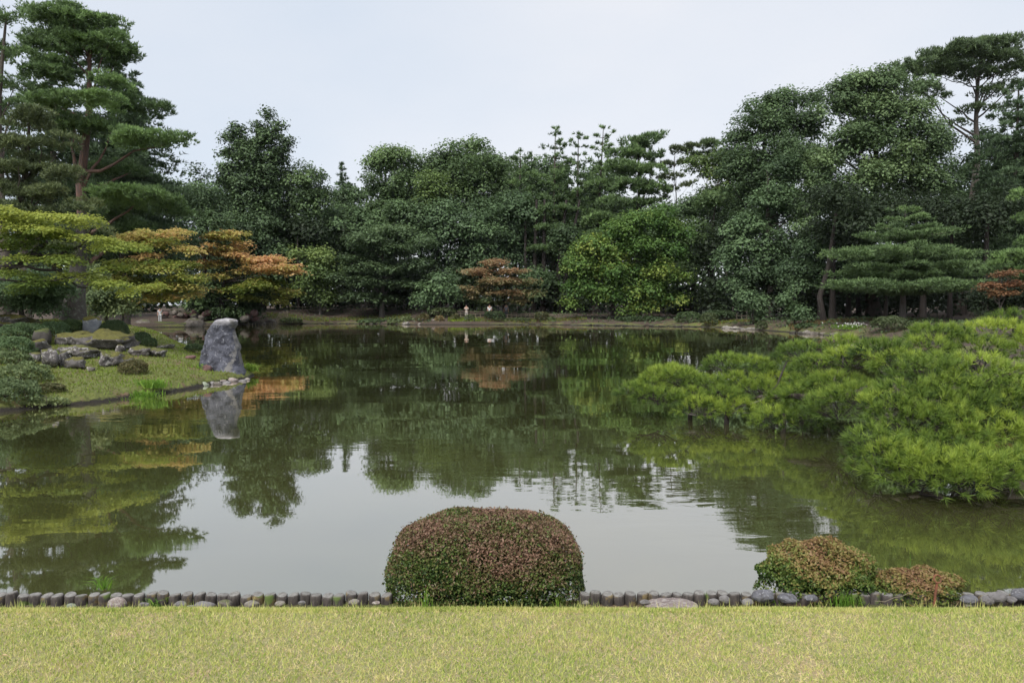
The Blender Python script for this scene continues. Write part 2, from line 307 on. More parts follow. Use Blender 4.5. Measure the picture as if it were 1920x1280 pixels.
def watermat():
    m, n, o = newmat('pond_water')
    g = n.nodes.new('ShaderNodeNewGeometry'); pos = g.outputs['Position']
    def layer(sx, sy, rot, detail):
        mpn = n.nodes.new('ShaderNodeMapping'); mpn.inputs['Scale'].default_value = (sx, sy, 1); mpn.inputs['Rotation'].default_value = (0, 0, rot)
        n.links.new(pos, mpn.inputs[0]); return noise(n, 1.0, detail, 0.5, mpn.outputs[0], 0.3)
    w1 = layer(0.9, 2.6, 0.12, 2); w2 = layer(3.2, 8.0, -0.2, 2); w3 = layer(0.22, 0.45, 0.4, 1)
    patch = layer(0.10, 0.16, 0.1, 2)
    gate = mrange(n, patch.outputs[0], 0.50, 0.66, 0.06, 0.9)
    def mul(a, b):
        q = n.nodes.new('ShaderNodeMath'); q.operation = 'MULTIPLY'
        for s_, v in ((q.inputs[0], a), (q.inputs[1], b)):
            if isinstance(v, (int, float)): s_.default_value = v
            else: n.links.new(v, s_)
        return q.outputs[0]
    def add(a, b):
        q = n.nodes.new('ShaderNodeMath'); q.operation = 'ADD'; n.links.new(a, q.inputs[0]); n.links.new(b, q.inputs[1]); return q.outputs[0]
    hgt = add(mul(mul(w1.outputs[0], 0.0060), gate), add(mul(mul(w2.outputs[0], 0.0010), gate), mul(w3.outputs[0], 0.008)))
    b = n.nodes.new('ShaderNodeBump'); b.inputs['Strength'].default_value = 1.0; b.inputs['Distance'].default_value = 1.0; n.links.new(hgt, b.inputs['Height'])
    fr = n.nodes.new('ShaderNodeFresnel'); fr.inputs['IOR'].default_value = 1.6; n.links.new(b.outputs[0], fr.inputs['Normal'])
    fac = n.nodes.new('ShaderNodeMath'); fac.operation = 'MULTIPLY_ADD'; fac.use_clamp = True
    n.links.new(fr.outputs[0], fac.inputs[0]); fac.inputs[1].default_value = 1.1; fac.inputs[2].default_value = 0.27
    mn = n.nodes.new('ShaderNodeMath'); mn.operation = 'MINIMUM'; n.links.new(fac.outputs[0], mn.inputs[0]); mn.inputs[1].default_value = 0.90
    d = n.nodes.new('ShaderNodeBsdfDiffuse')
    tz = noise(n, 0.5, 4, 0.6, pos)
    n.links.new(mixc(n, mrange(n, tz.outputs[0], 0.35, 0.65), (0.072,0.076,0.026), (0.058,0.062,0.022)), d.inputs['Color'])
    gl = n.nodes.new('ShaderNodeBsdfGlossy'); gl.inputs['Roughness'].default_value = 0.02; gl.inputs['Color'].default_value = (1.0,0.965,0.93,1)
    n.links.new(b.outputs[0], gl.inputs['Normal'])
    ms = n.nodes.new('ShaderNodeMixShader'); n.links.new(mn.outputs[0], ms.inputs[0]); n.links.new(d.outputs[0], ms.inputs[1]); n.links.new(gl.outputs[0], ms.inputs[2])
    n.links.new(ms.outputs[0], o.inputs[0]); return m
M['water'] = watermat()

# ------------------------------------------------------------------ terrain
def wp(x, y):
    D = WD(y); p = P(x, y, D); return (p[0], p[1])
FRONT = 5.03
shore = [(-9.5, FRONT), (10.0, FRONT), (10.2, 8.0), (10.8, 11.5), (14, 18), (19, 30), (24, 42), wp(1740, 641), wp(1660, 637), wp(1600, 632), wp(1500, 624), wp(1450, 621), wp(1400, 617),
         wp(1330, 613), wp(1250, 611), wp(1160, 610), wp(1080, 610), wp(1000, 608), wp(940, 609), wp(860, 609), wp(780, 609), wp(700, 607), wp(600, 606.5), wp(500, 608), wp(430, 611), wp(380, 613), wp(260, 614.5),
         wp(150, 613), wp(120, 622), wp(200, 630), wp(290, 637), wp(330, 653), wp(372, 668), wp(440, 690), wp(468, 699), wp(479, 704), wp(466, 709), wp(440, 714), wp(410, 719), wp(380, 725),
         wp(310, 736), wp(250, 745), wp(170, 756), wp(100, 762), wp(50, 768), wp(0, 772), wp(-120, 782), (-13.5, 13.6), (-11, 9)]
SP = np.array(shore)
def sdist(X, Y):
    """distance to the shoreline: positive on land, negative over the pond"""
    X = np.asarray(X, float); Y = np.asarray(Y, float); d = np.full(X.shape, 1e9); ins = np.zeros(X.shape, bool)
    A = SP; B = np.roll(SP, -1, 0)
    for a, b in zip(A, B):
        e = b-a; t = np.clip(((X-a[0])*e[0]+(Y-a[1])*e[1])/(e@e), 0, 1)
        d = np.minimum(d, np.hypot(X-a[0]-t*e[0], Y-a[1]-t*e[1]))
        c = ((a[1] > Y) != (b[1] > Y))
        with np.errstate(divide='ignore', invalid='ignore'):
            xi = a[0]+(Y-a[1])*e[0]/e[1] if e[1] != 0 else np.full(X.shape, 1e9)
        ins ^= c & (X < xi)
    return np.where(ins, -d, d)
def wav(X, Y, s, seed=0):
    return (np.sin(X*s+1.3+seed)*np.cos(Y*s*0.9-seed)+0.5*np.sin(X*s*2.3-Y*s*1.7+seed)+0.25*np.sin(X*s*4.9+Y*s*5.3))/1.75
mc = P(150, 600, 28)
def ground_h(X, Y):
    X = np.asarray(X, float); Y = np.asarray(Y, float); s = sdist(X, Y)+0.12*wav(X, Y, 2.1)+0.05*wav(X, Y, 7, 2)
    land = 0.20*np.clip(s/0.22, 0, 1)**0.7+0.34*(1-np.exp(-np.maximum(s, 0)/3.0))+0.018*np.clip(s, 0, 60)
    land = land+0.05*wav(X, Y, 1.3)*np.clip(s, 0, 1)
    isl = np.clip(s/2.0, 0, 1)*(1.15*np.exp(-(((X-mc[0]+1)/5.5)**2+((Y-mc[1]-1)/5.0)**2)))
    right = np.clip(s/3.0, 0, 1)*0.35*np.exp(-((X-27)/10)**2-((Y-56)/12)**2)
    # raised left far bank behind the path
    lb = np.clip((s-3)/5.0, 0, 1)*0.9*np.exp(-((X+20)/22)**2)*(Y > 60)
    z = np.where(s > 0, land+isl+right+lb, np.maximum(-0.9, s*0.9))
    z = np.where((Y < FRONT-0.005), 0.36+0.006*wav(X, Y, 9), z)
    return z
def gz(x, y): return float(ground_h(np.array([x]), np.array([y]))[0])

rows = [4.70, 4.78, 4.86, 4.92, 4.97, 5.02, 5.04, 5.1, 5.2, 5.4]
while rows[-1] < 215:
    d = rows[-1]; rows.append(d*(1.013 if 14 < d < 32 else (1.02 if d < 110 else 1.07)))
ang = np.concatenate([np.linspace(-1.5, -0.75, 24)[:-1], np.linspace(-0.75, -0.30, 150)[:-1], np.linspace(-0.30, 0.75, 120)[:-1], np.linspace(0.75, 1.5, 20)])
YY, AA = np.meshgrid(rows, ang, indexing='ij'); XX = AA*np.maximum(YY, 6.5)
ZZ = ground_h(XX.ravel(), YY.ravel()).reshape(XX.shape)
g = MB(); nR, nC = XX.shape; ii = np.arange(nR-1)[:, None]*nC+np.arange(nC-1)[None, :]
g.add(np.stack([XX, YY, ZZ], -1).reshape(-1, 3), np.stack([ii, ii+1, ii+nC+1, ii+nC], -1).reshape(-1, 4)); g.smooth = True
go = g.build('ground', M['ground']); go['kind'] = 'structure'
s_ = sdist(XX.ravel(), YY.ravel())
onisl = (YY.ravel() < 46) & (XX.ravel() < 0)
cov = np.where(onisl, 1.0, np.clip(0.50-s_/4.0, 0.0, 1.0))
cov = np.where((XX.ravel() > 14) & (YY.ravel() > 40), np.clip(0.5-s_/14, 0.1, 1), cov)
cov = np.where(YY.ravel() < 5.2, 0.6, cov)
at = go.data.attributes.new('cover', 'FLOAT', 'POINT'); at.data.foreach_set('value', cov.astype(np.float32))

# lawn (slab top 0.45 m above the pond) with its own blades
lm = MB(); xs = np.concatenate([np.linspace(-60, -7, 12)[:-1], np.linspace(-7, 7, 90), np.linspace(7, 60, 12)[1:]]); ys = np.concatenate([np.linspace(-60, 2, 12)[:-1], np.linspace(2, 4.70, 30)])
LX, LY = np.meshgrid(xs, ys, indexing='ij')
def lawn_z(X, Y): return 0.45+0.010*wav(X, Y, 1.4, 1)-0.05*np.clip((Y-4.6)/0.18, 0, 1)**2
def lawn_edge(X): return 4.755+0.04*wav(X, X*0+1, 1.7)+0.018*np.sin(X*17)+0.012*np.sin(X*41+1)
LY2 = np.where(LY > 4.69, lawn_edge(LX), LY)
nR, nC = LX.shape; ii = np.arange(nR-1)[:, None]*nC+np.arange(nC-1)[None, :]
lm.add(np.stack([LX, LY2, lawn_z(LX, LY2)], -1).reshape(-1, 3), np.stack([ii, ii+nC, ii+nC+1, ii+1], -1).reshape(-1, 4))
ex = xs; e0 = np.stack([ex, lawn_edge(ex), lawn_z(ex, lawn_edge(ex))], -1); e1 = e0.copy(); e1[:, 2] = 0.30; n_ = len(ex)
lm.add(np.concatenate([e0, e1]), [[i, i+1, n_+i+1, n_+i] for i in range(n_-1)])
lo = lm.build('lawn_ground', M['lawn']); lo['kind'] = 'structure'
# pond
w = MB(); w.add([(-140, FRONT-0.03, 0), (140, FRONT-0.03, 0), (140, 110, 0), (-140, 110, 0)], [[0, 1, 2, 3]])
wo = w.build('pond_water', M['water']); wo['kind'] = 'structure'

def blades(mb, base, L_, Wd, lean, tint, up=1.0, seg=1):
    """thin blades: single triangle or a bent strip of two segments"""
    n = len(base); a = rng.uniform(0, 2*np.pi, n); side = np.stack([np.cos(a), np.sin(a), 0*a], -1)
    b2 = rng.uniform(0, 2*np.pi, n); ld = np.stack([np.cos(b2), np.sin(b2), 0*a], -1)*(lean*rng.uniform(0.1, 1, n))[:, None]
    tip = base+unit(ld+np.array([0, 0, up]))*L_[:, None]
    if seg == 1:
        V = np.stack([base-side*Wd[:, None]/2, base+side*Wd[:, None]/2, tip], 1).reshape(-1, 3); f = np.arange(3*n).reshape(-1, 3)
        mb.add(V, f, tint)
    else:
        mid = base+(tip-base)*0.55+np.array([0, 0, 0.12])*L_[:, None]; tip = tip+ld*L_[:, None]*0.35-np.array([0, 0, 0.10])*L_[:, None]
        V = np.stack([base-side*Wd[:, None]/2, base+side*Wd[:, None]/2, mid+side*Wd[:, None]*0.42, mid-side*Wd[:, None]*0.42], 1).reshape(-1, 3)
        mb.add(V, np.arange(4*n).reshape(-1, 4), tint)
        V = np.stack([mid-side*Wd[:, None]*0.42, mid+side*Wd[:, None]*0.42, tip], 1).reshape(-1, 3); mb.add(V, np.arange(3*n).reshape(-1, 3), tint)

gm = MB()
def lawn_blades(n, x0, x1, y0, y1):
    X = rng.uniform(x0, x1, n); Y = y0+(y1-y0)*rng.uniform(0, 1, n); Y = np.minimum(Y, lawn_edge(X)-0.002+rng.uniform(-0.02, 0.03, n))
    patch = 0.5*wav(X, Y, 2.6, 3)+0.35*wav(X, Y, 7.7, 5)+0.3*wav(X, Y, 21, 2)
    dead = rng.uniform(0, 1, n) < np.clip(0.30+0.55*patch, 0.04, 0.88)
    t = np.where(dead, rng.uniform(0.68, 1.0, n), np.clip(rng.normal(0.43, 0.17, n)-0.10*wav(X, Y, 3.7, 9), 0.05, 0.8))
    Ln = np.where(dead, rng.uniform(0.018, 0.034, n), rng.uniform(0.018, 0.038, n)); Ln = Ln*(1-0.35*np.clip((Y-4.6)/0.15, 0, 1))
    base = np.stack([X, Y, lawn_z(X, Y)-0.003], -1)
    up = np.where(dead, 0.25, 1.0)
    a = rng.uniform(0, 2*np.pi, n); side = np.stack([np.cos(a), np.sin(a), 0*a], -1); wd = rng.uniform(0.0035, 0.0068, n)
    b2 = rng.uniform(0, 2*np.pi, n); ld = np.stack([np.cos(b2), np.sin(b2), 0*a], -1)*rng.uniform(0.1, 1.1, n)[:, None]; ld[:, 2] = up
    tip = base+unit(ld)*Ln[:, None]; side = unit(np.cross(tip-base, np.cross(side, np.array([0, 0, 1.0]))+0.01))
    V = np.stack([base-side*wd[:, None]/2, base+side*wd[:, None]/2, tip], 1).reshape(-1, 3)
    gm.add(V, np.arange(3*n).reshape(-1, 3), t)
lawn_blades(195000, -4.3, 4.3, 2.9, 4.76)
lawn_blades(30000, -4.3, 4.3, 4.62, 4.78)
lawn_blades(16000, -6.5, -4.3, 2.9, 4.76); lawn_blades(16000, 4.3, 6.5, 2.9, 4.76)
gro = gm.build('lawn_grass', M['grass'])
tag(gro, 'short yellow green lawn grass with straw coloured patches along the front of the pond', 'grass', kind='stuff')

# ------------------------------------------------------------------ foliage engine
STATS = {'leaf': 0}
def add_leaves(mb, C, N, Ln, Wd, tint, fold=0.18):
    n = len(C); T = unit(np.cross(N, rng.normal(size=(n, 3)))); B = np.cross(unit(N), T)
    Ln = Ln[:, None] if not np.isscalar(Ln) else Ln; Wd = Wd[:, None] if not np.isscalar(Wd) else Wd
    f = unit(N)*Ln*fold
    V = np.stack([C-T*Ln/2, C+B*Wd/2+f, C+T*Ln/2, C-B*Wd/2+f], 1).reshape(-1, 3)
    mb.add(V, np.arange(4*n).reshape(-1, 4), tint); STATS['leaf'] += n
def add_tufts(mb, C, A, Ln, Wd, k, spread, tint):
    """k narrow spikes from each point C, fanning about A"""
    n = len(C); C2 = np.repeat(C, k, 0); A2 = np.repeat(unit(A), k, 0); t2 = np.repeat(tint, k)+rng.normal(0, 0.05, n*k)
    d = unit(A2+rng.normal(size=(n*k, 3))*spread); s = unit(np.cross(d, rng.normal(size=(n*k, 3))))
    l = Ln*rng.uniform(0.75, 1.15, n*k)[:, None]
    V = np.stack([C2-s*Wd/2, C2+s*Wd/2, C2+d*l], 1).reshape(-1, 3)
    mb.add(V, np.arange(3*n*k).reshape(-1, 3), t2); STATS['leaf'] += n*k//2
def ell_area(a, b, c): p = 1.6075; return 4*math.pi*(((a*b)**p+(a*c)**p+(b*c)**p)/3)**(1/p)
def fill_lobe(mb, c, ax, style, D, tint, cov=1.0, lp=3.0, low=-0.35):
    """one lobe of foliage: c centre, ax 3x3 rows = semi axes"""
    ax = np.asarray(ax, float); r = np.linalg.norm(ax, axis=1); area = ell_area(*r)*(0.5-0.5*low)
    ls = max(0.045, lp*D/747.0)
    if style == 'needle':
        n = max(6, int(cov*area/(ls*ls*0.55)))
        u = rng.normal(size=(n, 3)); u = unit(u); u[:, 2] = np.where(u[:, 2] < low, -u[:, 2], u[:, 2])
        ng = max(2, n//6); gi = rng.integers(0, ng, n); ug = u[:ng]; u = unit(ug[gi]+rng.normal(size=(n, 3))*0.20)
        rg = (1+rng.normal(0, 0.17, ng))[gi]; rad = (rg*rng.uniform(0.80, 1.05, n))[:, None]; Cc = c+(u*rad)@ax
        out_ = unit((u/np.maximum(r, 1e-3))@(ax/r[:, None])); A = out_*0.75+np.array([0, 0, 0.75])
        t = tint+rng.normal(0, 0.13, ng)[gi]+0.15*(u[:, 2]-0.1)+rng.normal(0, 0.08, n)  # upward term puts lobe shading into the tuft colour
        add_tufts(mb, Cc, A, ls*1.25, ls*0.34, 4, 0.55, t)
        return
    wf, upb, nr = {'broad': (0.60, 0.5, 0.30), 'maple': (0.75, 1.3, 0.42), 'fir': (0.32, 0.5, 0.6)}[style]
    n = max(8, int(cov*area/(ls*ls*wf*0.5)))
    nc = max(3, int(n/7)); u = unit(rng.normal(size=(nc, 3))); u[:, 2] = np.where(u[:, 2] < low, -u[:, 2], u[:, 2])
    rad = rng.uniform(0.80, 1.08, nc)[:, None]; cc = c+(u*rad)@ax; on = unit((u/np.maximum(r, 1e-3))@(ax/r[:, None]))
    ct = tint+rng.normal(0, 0.09, nc)+0.10*u[:, 2]  # young leaves and lobe shading put into the tint: lighter toward the top
    k = rng.integers(0, nc, n); sg = ls*1.15
    off = rng.normal(size=(n, 3))*sg*(0.8 if style == 'broad' else 1.0)
    if style == 'maple': off[:, 2] *= 0.35
    C = cc[k]+off; N = on[k]*0.8+np.array([0, 0, upb])+rng.normal(size=(n, 3))*nr
    t = ct[k]+rng.normal(0, 0.06, n)
    s = ls*rng.uniform(0.7, 1.25, n)
    add_leaves(mb, C, N, s, s*wf, t)

def lobes_of(e, D, kind, rl):
    """sub-lobes that fill one silhouette ellipse e=(x,y,rx,ry[,tint[,dd]]) at distance D"""
    x, y, rx, ry = e[:4]; tint = e[4] if len(e) > 4 else 0.5; dd = e[5] if len(e) > 5 else 0.0
    d = D+dd; c = P(x, y, d); m = d/F; a = rx*m; h = ry*m; b = max(min(a, 5.5), 0.45*a)
    out_ = []
    if kind in ('broad',):
        area = ell_area(a, b, h); rl = rl*0.85; n = max(1, int(0.66*area/(math.pi*rl*rl)))
        for _ in range(n):
            u = unit(rng.normal(size=3))
            if u[1] > 0.2 and rng.uniform() < 0.85: u[1] = -u[1]
            q = c+u*np.array([max(a-rl*0.7, 0.1*a), max(b-rl*0.7, 0.1*b), max(h-rl*0.6, 0.1*h)])*rng.uniform(0.62, 1.17)
            s = rl*rng.uniform(0.5, 1.3)
            out_.append((q, np.diag([s*1.15, s, s*rng.uniform(0.6, 0.85)]), tint+rng.normal(0, 0.26)))
        n2 = n//4
        for _ in range(n2):
            u = rng.normal(size=3)*0.4; q = c+u*np.array([a, b, h]); s = rl*1.1; out_.append((q, np.diag([s, s, s*0.8]), tint-0.05))
    else:   # flat pads
        vol = a*b*h; flat = {'pad': 0.36, 'maple': 0.24}[kind]
        n = max(1, int(1.5*vol/(rl*rl*rl*flat*1.8)))
        n = min(n, 60)
        for _ in range(n):
            u = unit(rng.normal(size=3))*rng.uniform(0.3, 1.0)**0.5
            if u[1] > 0.2 and rng.uniform() < 0.5: u[1] = -u[1]
            q = c+u*np.array([max(a-rl*0.75, 0.05), max(b-rl*0.75, 0.05), max(h-rl*flat, 0.05)])
            s = rl*rng.uniform(0.7, 1.25); th = rng.uniform(0, np.pi); s2 = s*rng.uniform(0.6, 1.0)
            tl = rng.normal(0, 0.10, 2)
            A = np.array([[math.cos(th)*s, math.sin(th)*s, tl[0]*s], [-math.sin(th)*s2, math.cos(th)*s2, tl[1]*s2], [0, 0, s*flat]])
            out_.append((q, A, tint+rng.normal(0, 0.12)))
    return out_

def make_trunk(bx, D, topz, r, mat, root, lobes, nl=8, lean=None, sides=8, split=False, base=None):
    b = np.array(base) if base is not None else None
    if b is None: q = P(bx, 600, D); b = np.array([q[0], q[1], gz(q[0], q[1])-0.15])
    top = np.array([b[0]+(lean[0] if lean else rng.normal(0, 0.03)*(topz-b[2])), b[1]+(lean[1] if lean else 0), topz])
    n = 9; t = np.linspace(0, 1, n); pts = b+(top-b)*t[:, None]; pts[1:, :2] += np.cumsum(rng.normal(0, 0.012*(topz-b[2]), size=(n-1, 2)), 0)*0.6
    rad = r*(1-0.82*t); rad[0] *= 1.35
    tb = MB(); tb.smooth = True; tube(tb, pts, rad, sides, wob=0.05)
    limbs = []
    if lobes:
        hi = [i for i in range(len(lobes)) if lobes[i][0][2] > b[2]+0.36*(topz-b[2])] or list(range(len(lobes)))
        for k in rng.choice(hi, min(nl, len(hi)), replace=False):
            q = lobes[k][0]; hz = np.clip((q[2]-b[2])/(topz-b[2]+1e-6)-rng.uniform(0.08, 0.22), 0.22, 0.93)
            p0 = b+(top-b)*hz; i = int(hz*(n-1)); p0 = pts[i]+(pts[min(i+1, n-1)]-pts[i])*(hz*(n-1)-i)
            rr = max(r*(1-0.82*hz)*0.5, 0.03)
            mb = MB() if split else tb
            mb.smooth = True
            tube(mb, curve(p0, q, 6, -0.03, 0.18), np.linspace(rr, rr*0.2, 6), 5)
            if split: limbs.append(mb)
    tb.build('trunk', mat, root, b)
    for l in limbs: l.build('limb', mat, root, b)
    return b

TREES = []
def tree(name, label, D, bx, r, mat, style, ells, rl=1.3, lp=3.0, cov=0.9, bark='bark', nl=8, topy=None, group=None, split=False, lean=None, kind=None, cat='tree', low=None):
    low = low if low is not None else (-0.15 if style == 'broad' else -0.35)
    kind = kind or {'broad': 'broad', 'needle': 'pad', 'maple': 'maple', 'fir': 'pad'}[style]
    q = P(bx, 600, D); base = np.array([q[0], q[1], gz(q[0], q[1])-0.15])
    if gz(q[0], q[1]) < 0 and 0 < bx < 1920: print('IN WATER', label)
    root = empty(name, base, label, cat, group)
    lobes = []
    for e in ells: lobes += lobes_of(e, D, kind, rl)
    mb = MB()
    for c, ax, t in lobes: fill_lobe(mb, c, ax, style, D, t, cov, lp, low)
    ty = topy if topy is not None else min(e[1]-e[3]*0.3 for e in ells)
    tp = P(bx, ty, D)[2]
    make_trunk(bx, D, tp, r, M[bark], root, lobes, nl, base=base, split=split, lean=lean)
    mb.build('crown', M[mat], root, base)
    TREES.append((name, len(lobes)))
    return root

def conifer(name, label, D, cx, ytop, ybot, hw, r, mat, levels=22, dens=1.0, lp=3.0, droop=-0.12, rise=0.0, cov=0.9, style='fir', bark='bark', topw=0.06, power=0.9, lean=0.0, group=None, gap=0.0, br=7, thick=0.09):
    q = P(cx, 600, D); base = np.array([q[0], q[1], gz(q[0], q[1])-0.15])
    zt = P(cx, ytop, D)[2]; zb = P(cx, ybot, D)[2]; Rm = hw*D/F
    root = empty(name, base, label, 'tree', group); mb = MB(); tb = MB(); tb.smooth = True
    top = np.array([base[0]+lean, base[1], zt]); n = 10; t = np.linspace(0, 1, n)
    tube(tb, base+(top-base)*t[:, None], r*(1-0.93*t)+0.02, 8)
    for k in range(levels):
        f = (k+rng.uniform(-0.3, 0.3))/levels; f = min(max(f, 0), 0.995); z = zt-(zt-zb)*f
        Rk = Rm*(topw+(1-topw)*f**power)*rng.uniform(0.78, 1.12)
        nb = max(3, int(br*dens*(0.5+0.7*f)))
        a0 = rng.uniform(0, 6.28)
        for j in range(nb):
            if rng.uniform() < gap: continue
            a = a0+j*2*math.pi/nb+rng.uniform(-0.3, 0.3)
            d = np.array([math.cos(a), math.sin(a), 0]); rk = Rk*rng.uniform(0.65, 1.1)
            c0 = base+(top-base)*((z-base[2])/(zt-base[2]))
            dz = (droop*(1-rise)+rise)*rk if rise == 0 else rise*rk
            c = c0+d*rk*0.58; c[2] += dz*0.6
            A = np.array([d*rk*0.52+np.array([0, 0, dz*0.5]), np.cross(d, [0, 0, 1.0])*max(0.22*rk, 0.22), np.array([0, 0, max(thick*rk, 0.14)])])
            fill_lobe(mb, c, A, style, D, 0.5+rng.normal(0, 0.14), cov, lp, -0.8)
            if rk > 0.8 and rng.uniform() < 0.35: tube(tb, [c0, c0+(c-c0)*0.6, c+d*rk*0.25], [max(0.02, 0.03*rk), 0.02, 0.012], 4, cap=False)
    tb.build('trunk', M[bark], root, base); mb.build('crown', M[mat], root, base)
    return root

# ================================================================== far woods behind everything (reads as one mass)
wm = MB()
for _ in range(330):
    a = rng.uniform(-0.92, 0.92); D = rng.uniform(118, 150); x = W/2+a*F*1.0
    ytop = 470 if abs(a) > 0.35 else 500
    if a < -0.55: ytop = 455
    zt = P(x, ytop, D)[2]; z = rng.uniform(0.3, zt)
    c = np.array([a*D, D, z]); s = rng.uniform(2.2, 4.2)
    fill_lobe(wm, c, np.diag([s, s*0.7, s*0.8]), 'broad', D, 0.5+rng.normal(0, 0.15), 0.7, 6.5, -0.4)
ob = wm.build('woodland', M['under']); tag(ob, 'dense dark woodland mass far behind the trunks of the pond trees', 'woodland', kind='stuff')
# shaded undergrowth right behind the first trees
um = MB()
for _ in range(380):
    a = rng.uniform(-0.85, 0.85); D = rng.uniform(91, 108) if a < 0.25 else rng.uniform(72, 92)
    s = rng.uniform(1.0, 2.4); c = np.array([a*D, D, gz(a*D, D)+rng.uniform(0.2, 3.4)])
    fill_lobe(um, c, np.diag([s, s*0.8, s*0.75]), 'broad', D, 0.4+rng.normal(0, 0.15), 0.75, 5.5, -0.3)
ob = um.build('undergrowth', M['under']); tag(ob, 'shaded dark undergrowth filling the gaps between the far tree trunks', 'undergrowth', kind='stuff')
# ================================================================== trees, left to right
T = tree
G1 = 'broadleaf trees forming the dark wall beyond the pond'
# -- left side
conifer('fir_tree', 'tall dark fir whose layered tips stick out right of the big red-trunked pine', 60, 235, 45, 480, 140, 0.40, 'fir', levels=30, dens=1.1, droop=-0.10, power=0.75, cov=0.75, lp=3.6, style='needle')
conifer('fir_tree', 'dark fir standing directly behind the biggest pine and mostly hidden by it', 58, 110, 70, 500, 150, 0.40, 'fir', levels=20, dens=0.8, droop=-0.08, power=0.5, topw=0.35, cov=0.5, lp=4.6, style='needle')
T('pine_tree', 'biggest pine with reddish trunk and layered pads rising at the left of the pond', 48, 163, 0.46, 'pine_left', 'needle',
  [(140,48,95,30,.6),(175,85,85,32,.7),(95,92,60,28,.55),(215,105,38,45,.35,1),(110,135,75,24,.5),(205,158,46,20,.65,-1),(150,192,88,24,.75,-2),(245,190,50,30,.35,1),
   (275,262,72,26,.72,-2),(215,245,50,16,.5,-1),(130,240,50,20,.45,-1),(285,205,48,16,.4,1),(262,372,92,24,.7,-1),(320,395,40,20,.4,1),(90,170,50,20,.45,1),(215,405,60,30,.35,2),(215,320,55,20,.35,2),(230,440,70,28,.3,2)],
  rl=1.0, bark='bark_red', nl=16, topy=60, split=True, cov=1.1)
T('pine_tree', 'lacy grey green pine at the left edge of the photo with sky showing through it', 40, 10, 0.30, 'pine_front', 'needle',
  [(15,45,55,22,.5),(-20,95,60,26,.5),(45,110,35,22,.4),(10,160,50,22,.5),(40,205,40,20,.45),(-40,200,50,30,.5),(20,240,45,18,.4),(65,75,30,16,.5)], rl=1.0, cov=0.62, nl=8, bark='bark')
T('pine_tree', 'brownish olive pine with small drooping pads in front of the big red-trunked pine', 34, 52, 0.26, 'pine_brown', 'needle',
  [(75,230,60,22,.5),(20,270,60,24,.45),(95,275,45,20,.55),(50,315,75,26,.5),(125,330,45,22,.6),(20,355,55,26,.45),(95,370,70,24,.65),(150,385,38,16,.6),(60,400,75,22,.5),(10,410,40,26,.4),(120,262,25,14,.5)], rl=0.75, cov=0.8, nl=12, bark='bark')
# -- behind-left dark fill
T('broadleaf_tree', 'dark leafy tree filling the gap between the big left pine and the island maples', 79, 240, 0.3, 'broad_dark', 'broad', [(330,420,90,70,.4),(250,470,90,60,.35),(190,480,110,60,.3),(385,390,35,45,.35)], rl=1.5, bark='bark_dark')
T('broadleaf_tree', 'sparse dark tree with sky gaps between the left fir and the ragged cedar', 84, 385, 0.3, 'fir', 'broad', [(380,385,38,40,.4),(392,430,40,30,.4),(372,340,18,22,.4)], rl=1.0, cov=0.6, bark='bark_dark')
# maples on the left
T('maple_tree', 'yellow green maple leaning in from the left edge over the mossy island', 25, -70, 0.17, 'maple_yel', 'maple',
  [(20,410,60,22,.7),(70,430,60,20,.8),(160,410,45,18,.85),(120,440,70,20,.7),(20,455,55,20,.6),(170,455,55,14,.7),(60,490,50,16,.6),(140,492,62,16,.6),(215,505,45,14,.6),(200,540,55,14,.75),(265,545,40,10,.75),(150,525,45,12,.5),(230,470,40,12,.55),(90,468,50,14,.5),(30,520,50,14,.5),(80,540,45,12,.5),(0,470,40,20,.6),(110,415,40,14,.75)],
  rl=0.75, cov=1.0, nl=3, bark='bark_dark', topy=430, split=True)
ym = [o for o in bpy.data.objects if o.name.startswith('maple_tree') and 'leaning in from the left' in o.get('label', '')][0]
for pts, r0, r1 in [([(-75,545),(-20,520),(30,500),(62,474),(88,452)],.17,.06),([(20,503),(70,505),(115,515),(165,540)],.06,.02),([(60,476),(110,478),(150,462),(175,425)],.05,.02)]:
    mb = MB(); mb.smooth = True; pp = np.array([P(x, y, 25.0+.15*i) for i, (x, y) in enumerate(pts)])
    q = [pp[0]]
    for a, b in zip(pp[:-1], pp[1:]): q += list(curve(a, b, 4, 0.0, .25)[1:])
    tube(mb, np.array(q), np.linspace(r0, r1, len(q)), 8, wob=.05); mb.build('limb', M['bark_dark'], ym, np.array(ym.location))
T('maple_tree', 'olive green maple with orange fringes behind the clipped round shrubs of the island', 38, 232, 0.055, 'maple_or', 'maple',
  [(255,450,42,12,.45),(325,440,45,14,.55),(300,462,50,12,.25),(278,485,22,8,.85),(260,500,60,18,.15),(330,500,50,16,.15),(240,530,55,14,.2),(300,545,60,14,.3),(345,558,34,9,.45),(255,565,45,10,.2),(350,525,40,12,.15),(230,578,28,8,.25),(350,470,36,12,.6),(280,440,28,10,.6),(310,505,60,14,.35),(335,540,46,12,.4),(290,560,50,10,.4)],
  rl=0.8, cov=0.95, nl=12, bark='bark_dark', topy=445)
T('maple_tree', 'orange and yellow maple on the far bank with a curved trunk above the standing stone', 77, 409, 0.36, 'maple_or', 'maple',
  [(420,445,48,11,.5),(405,470,60,12,.62),(360,465,30,10,.75),(450,458,20,10,.5),(410,500,30,10,.5),(510,505,58,12,.72),(480,490,45,8,.7),(405,520,35,8,.6),(490,535,48,14,.15),(520,565,32,12,.3),(455,510,25,8,.6),(540,512,34,8,.85),(505,488,40,9,.8),(440,480,40,10,.75),(530,550,30,10,.25),(385,495,28,10,.6),(455,545,40,10,.15),(400,545,14,5,.75),(470,560,30,9,.1),(370,495,22,7,.4)],
  rl=1.15, cov=1.0, nl=12, bark='bark_dark', topy=470, lean=(1.4, 0), split=True)
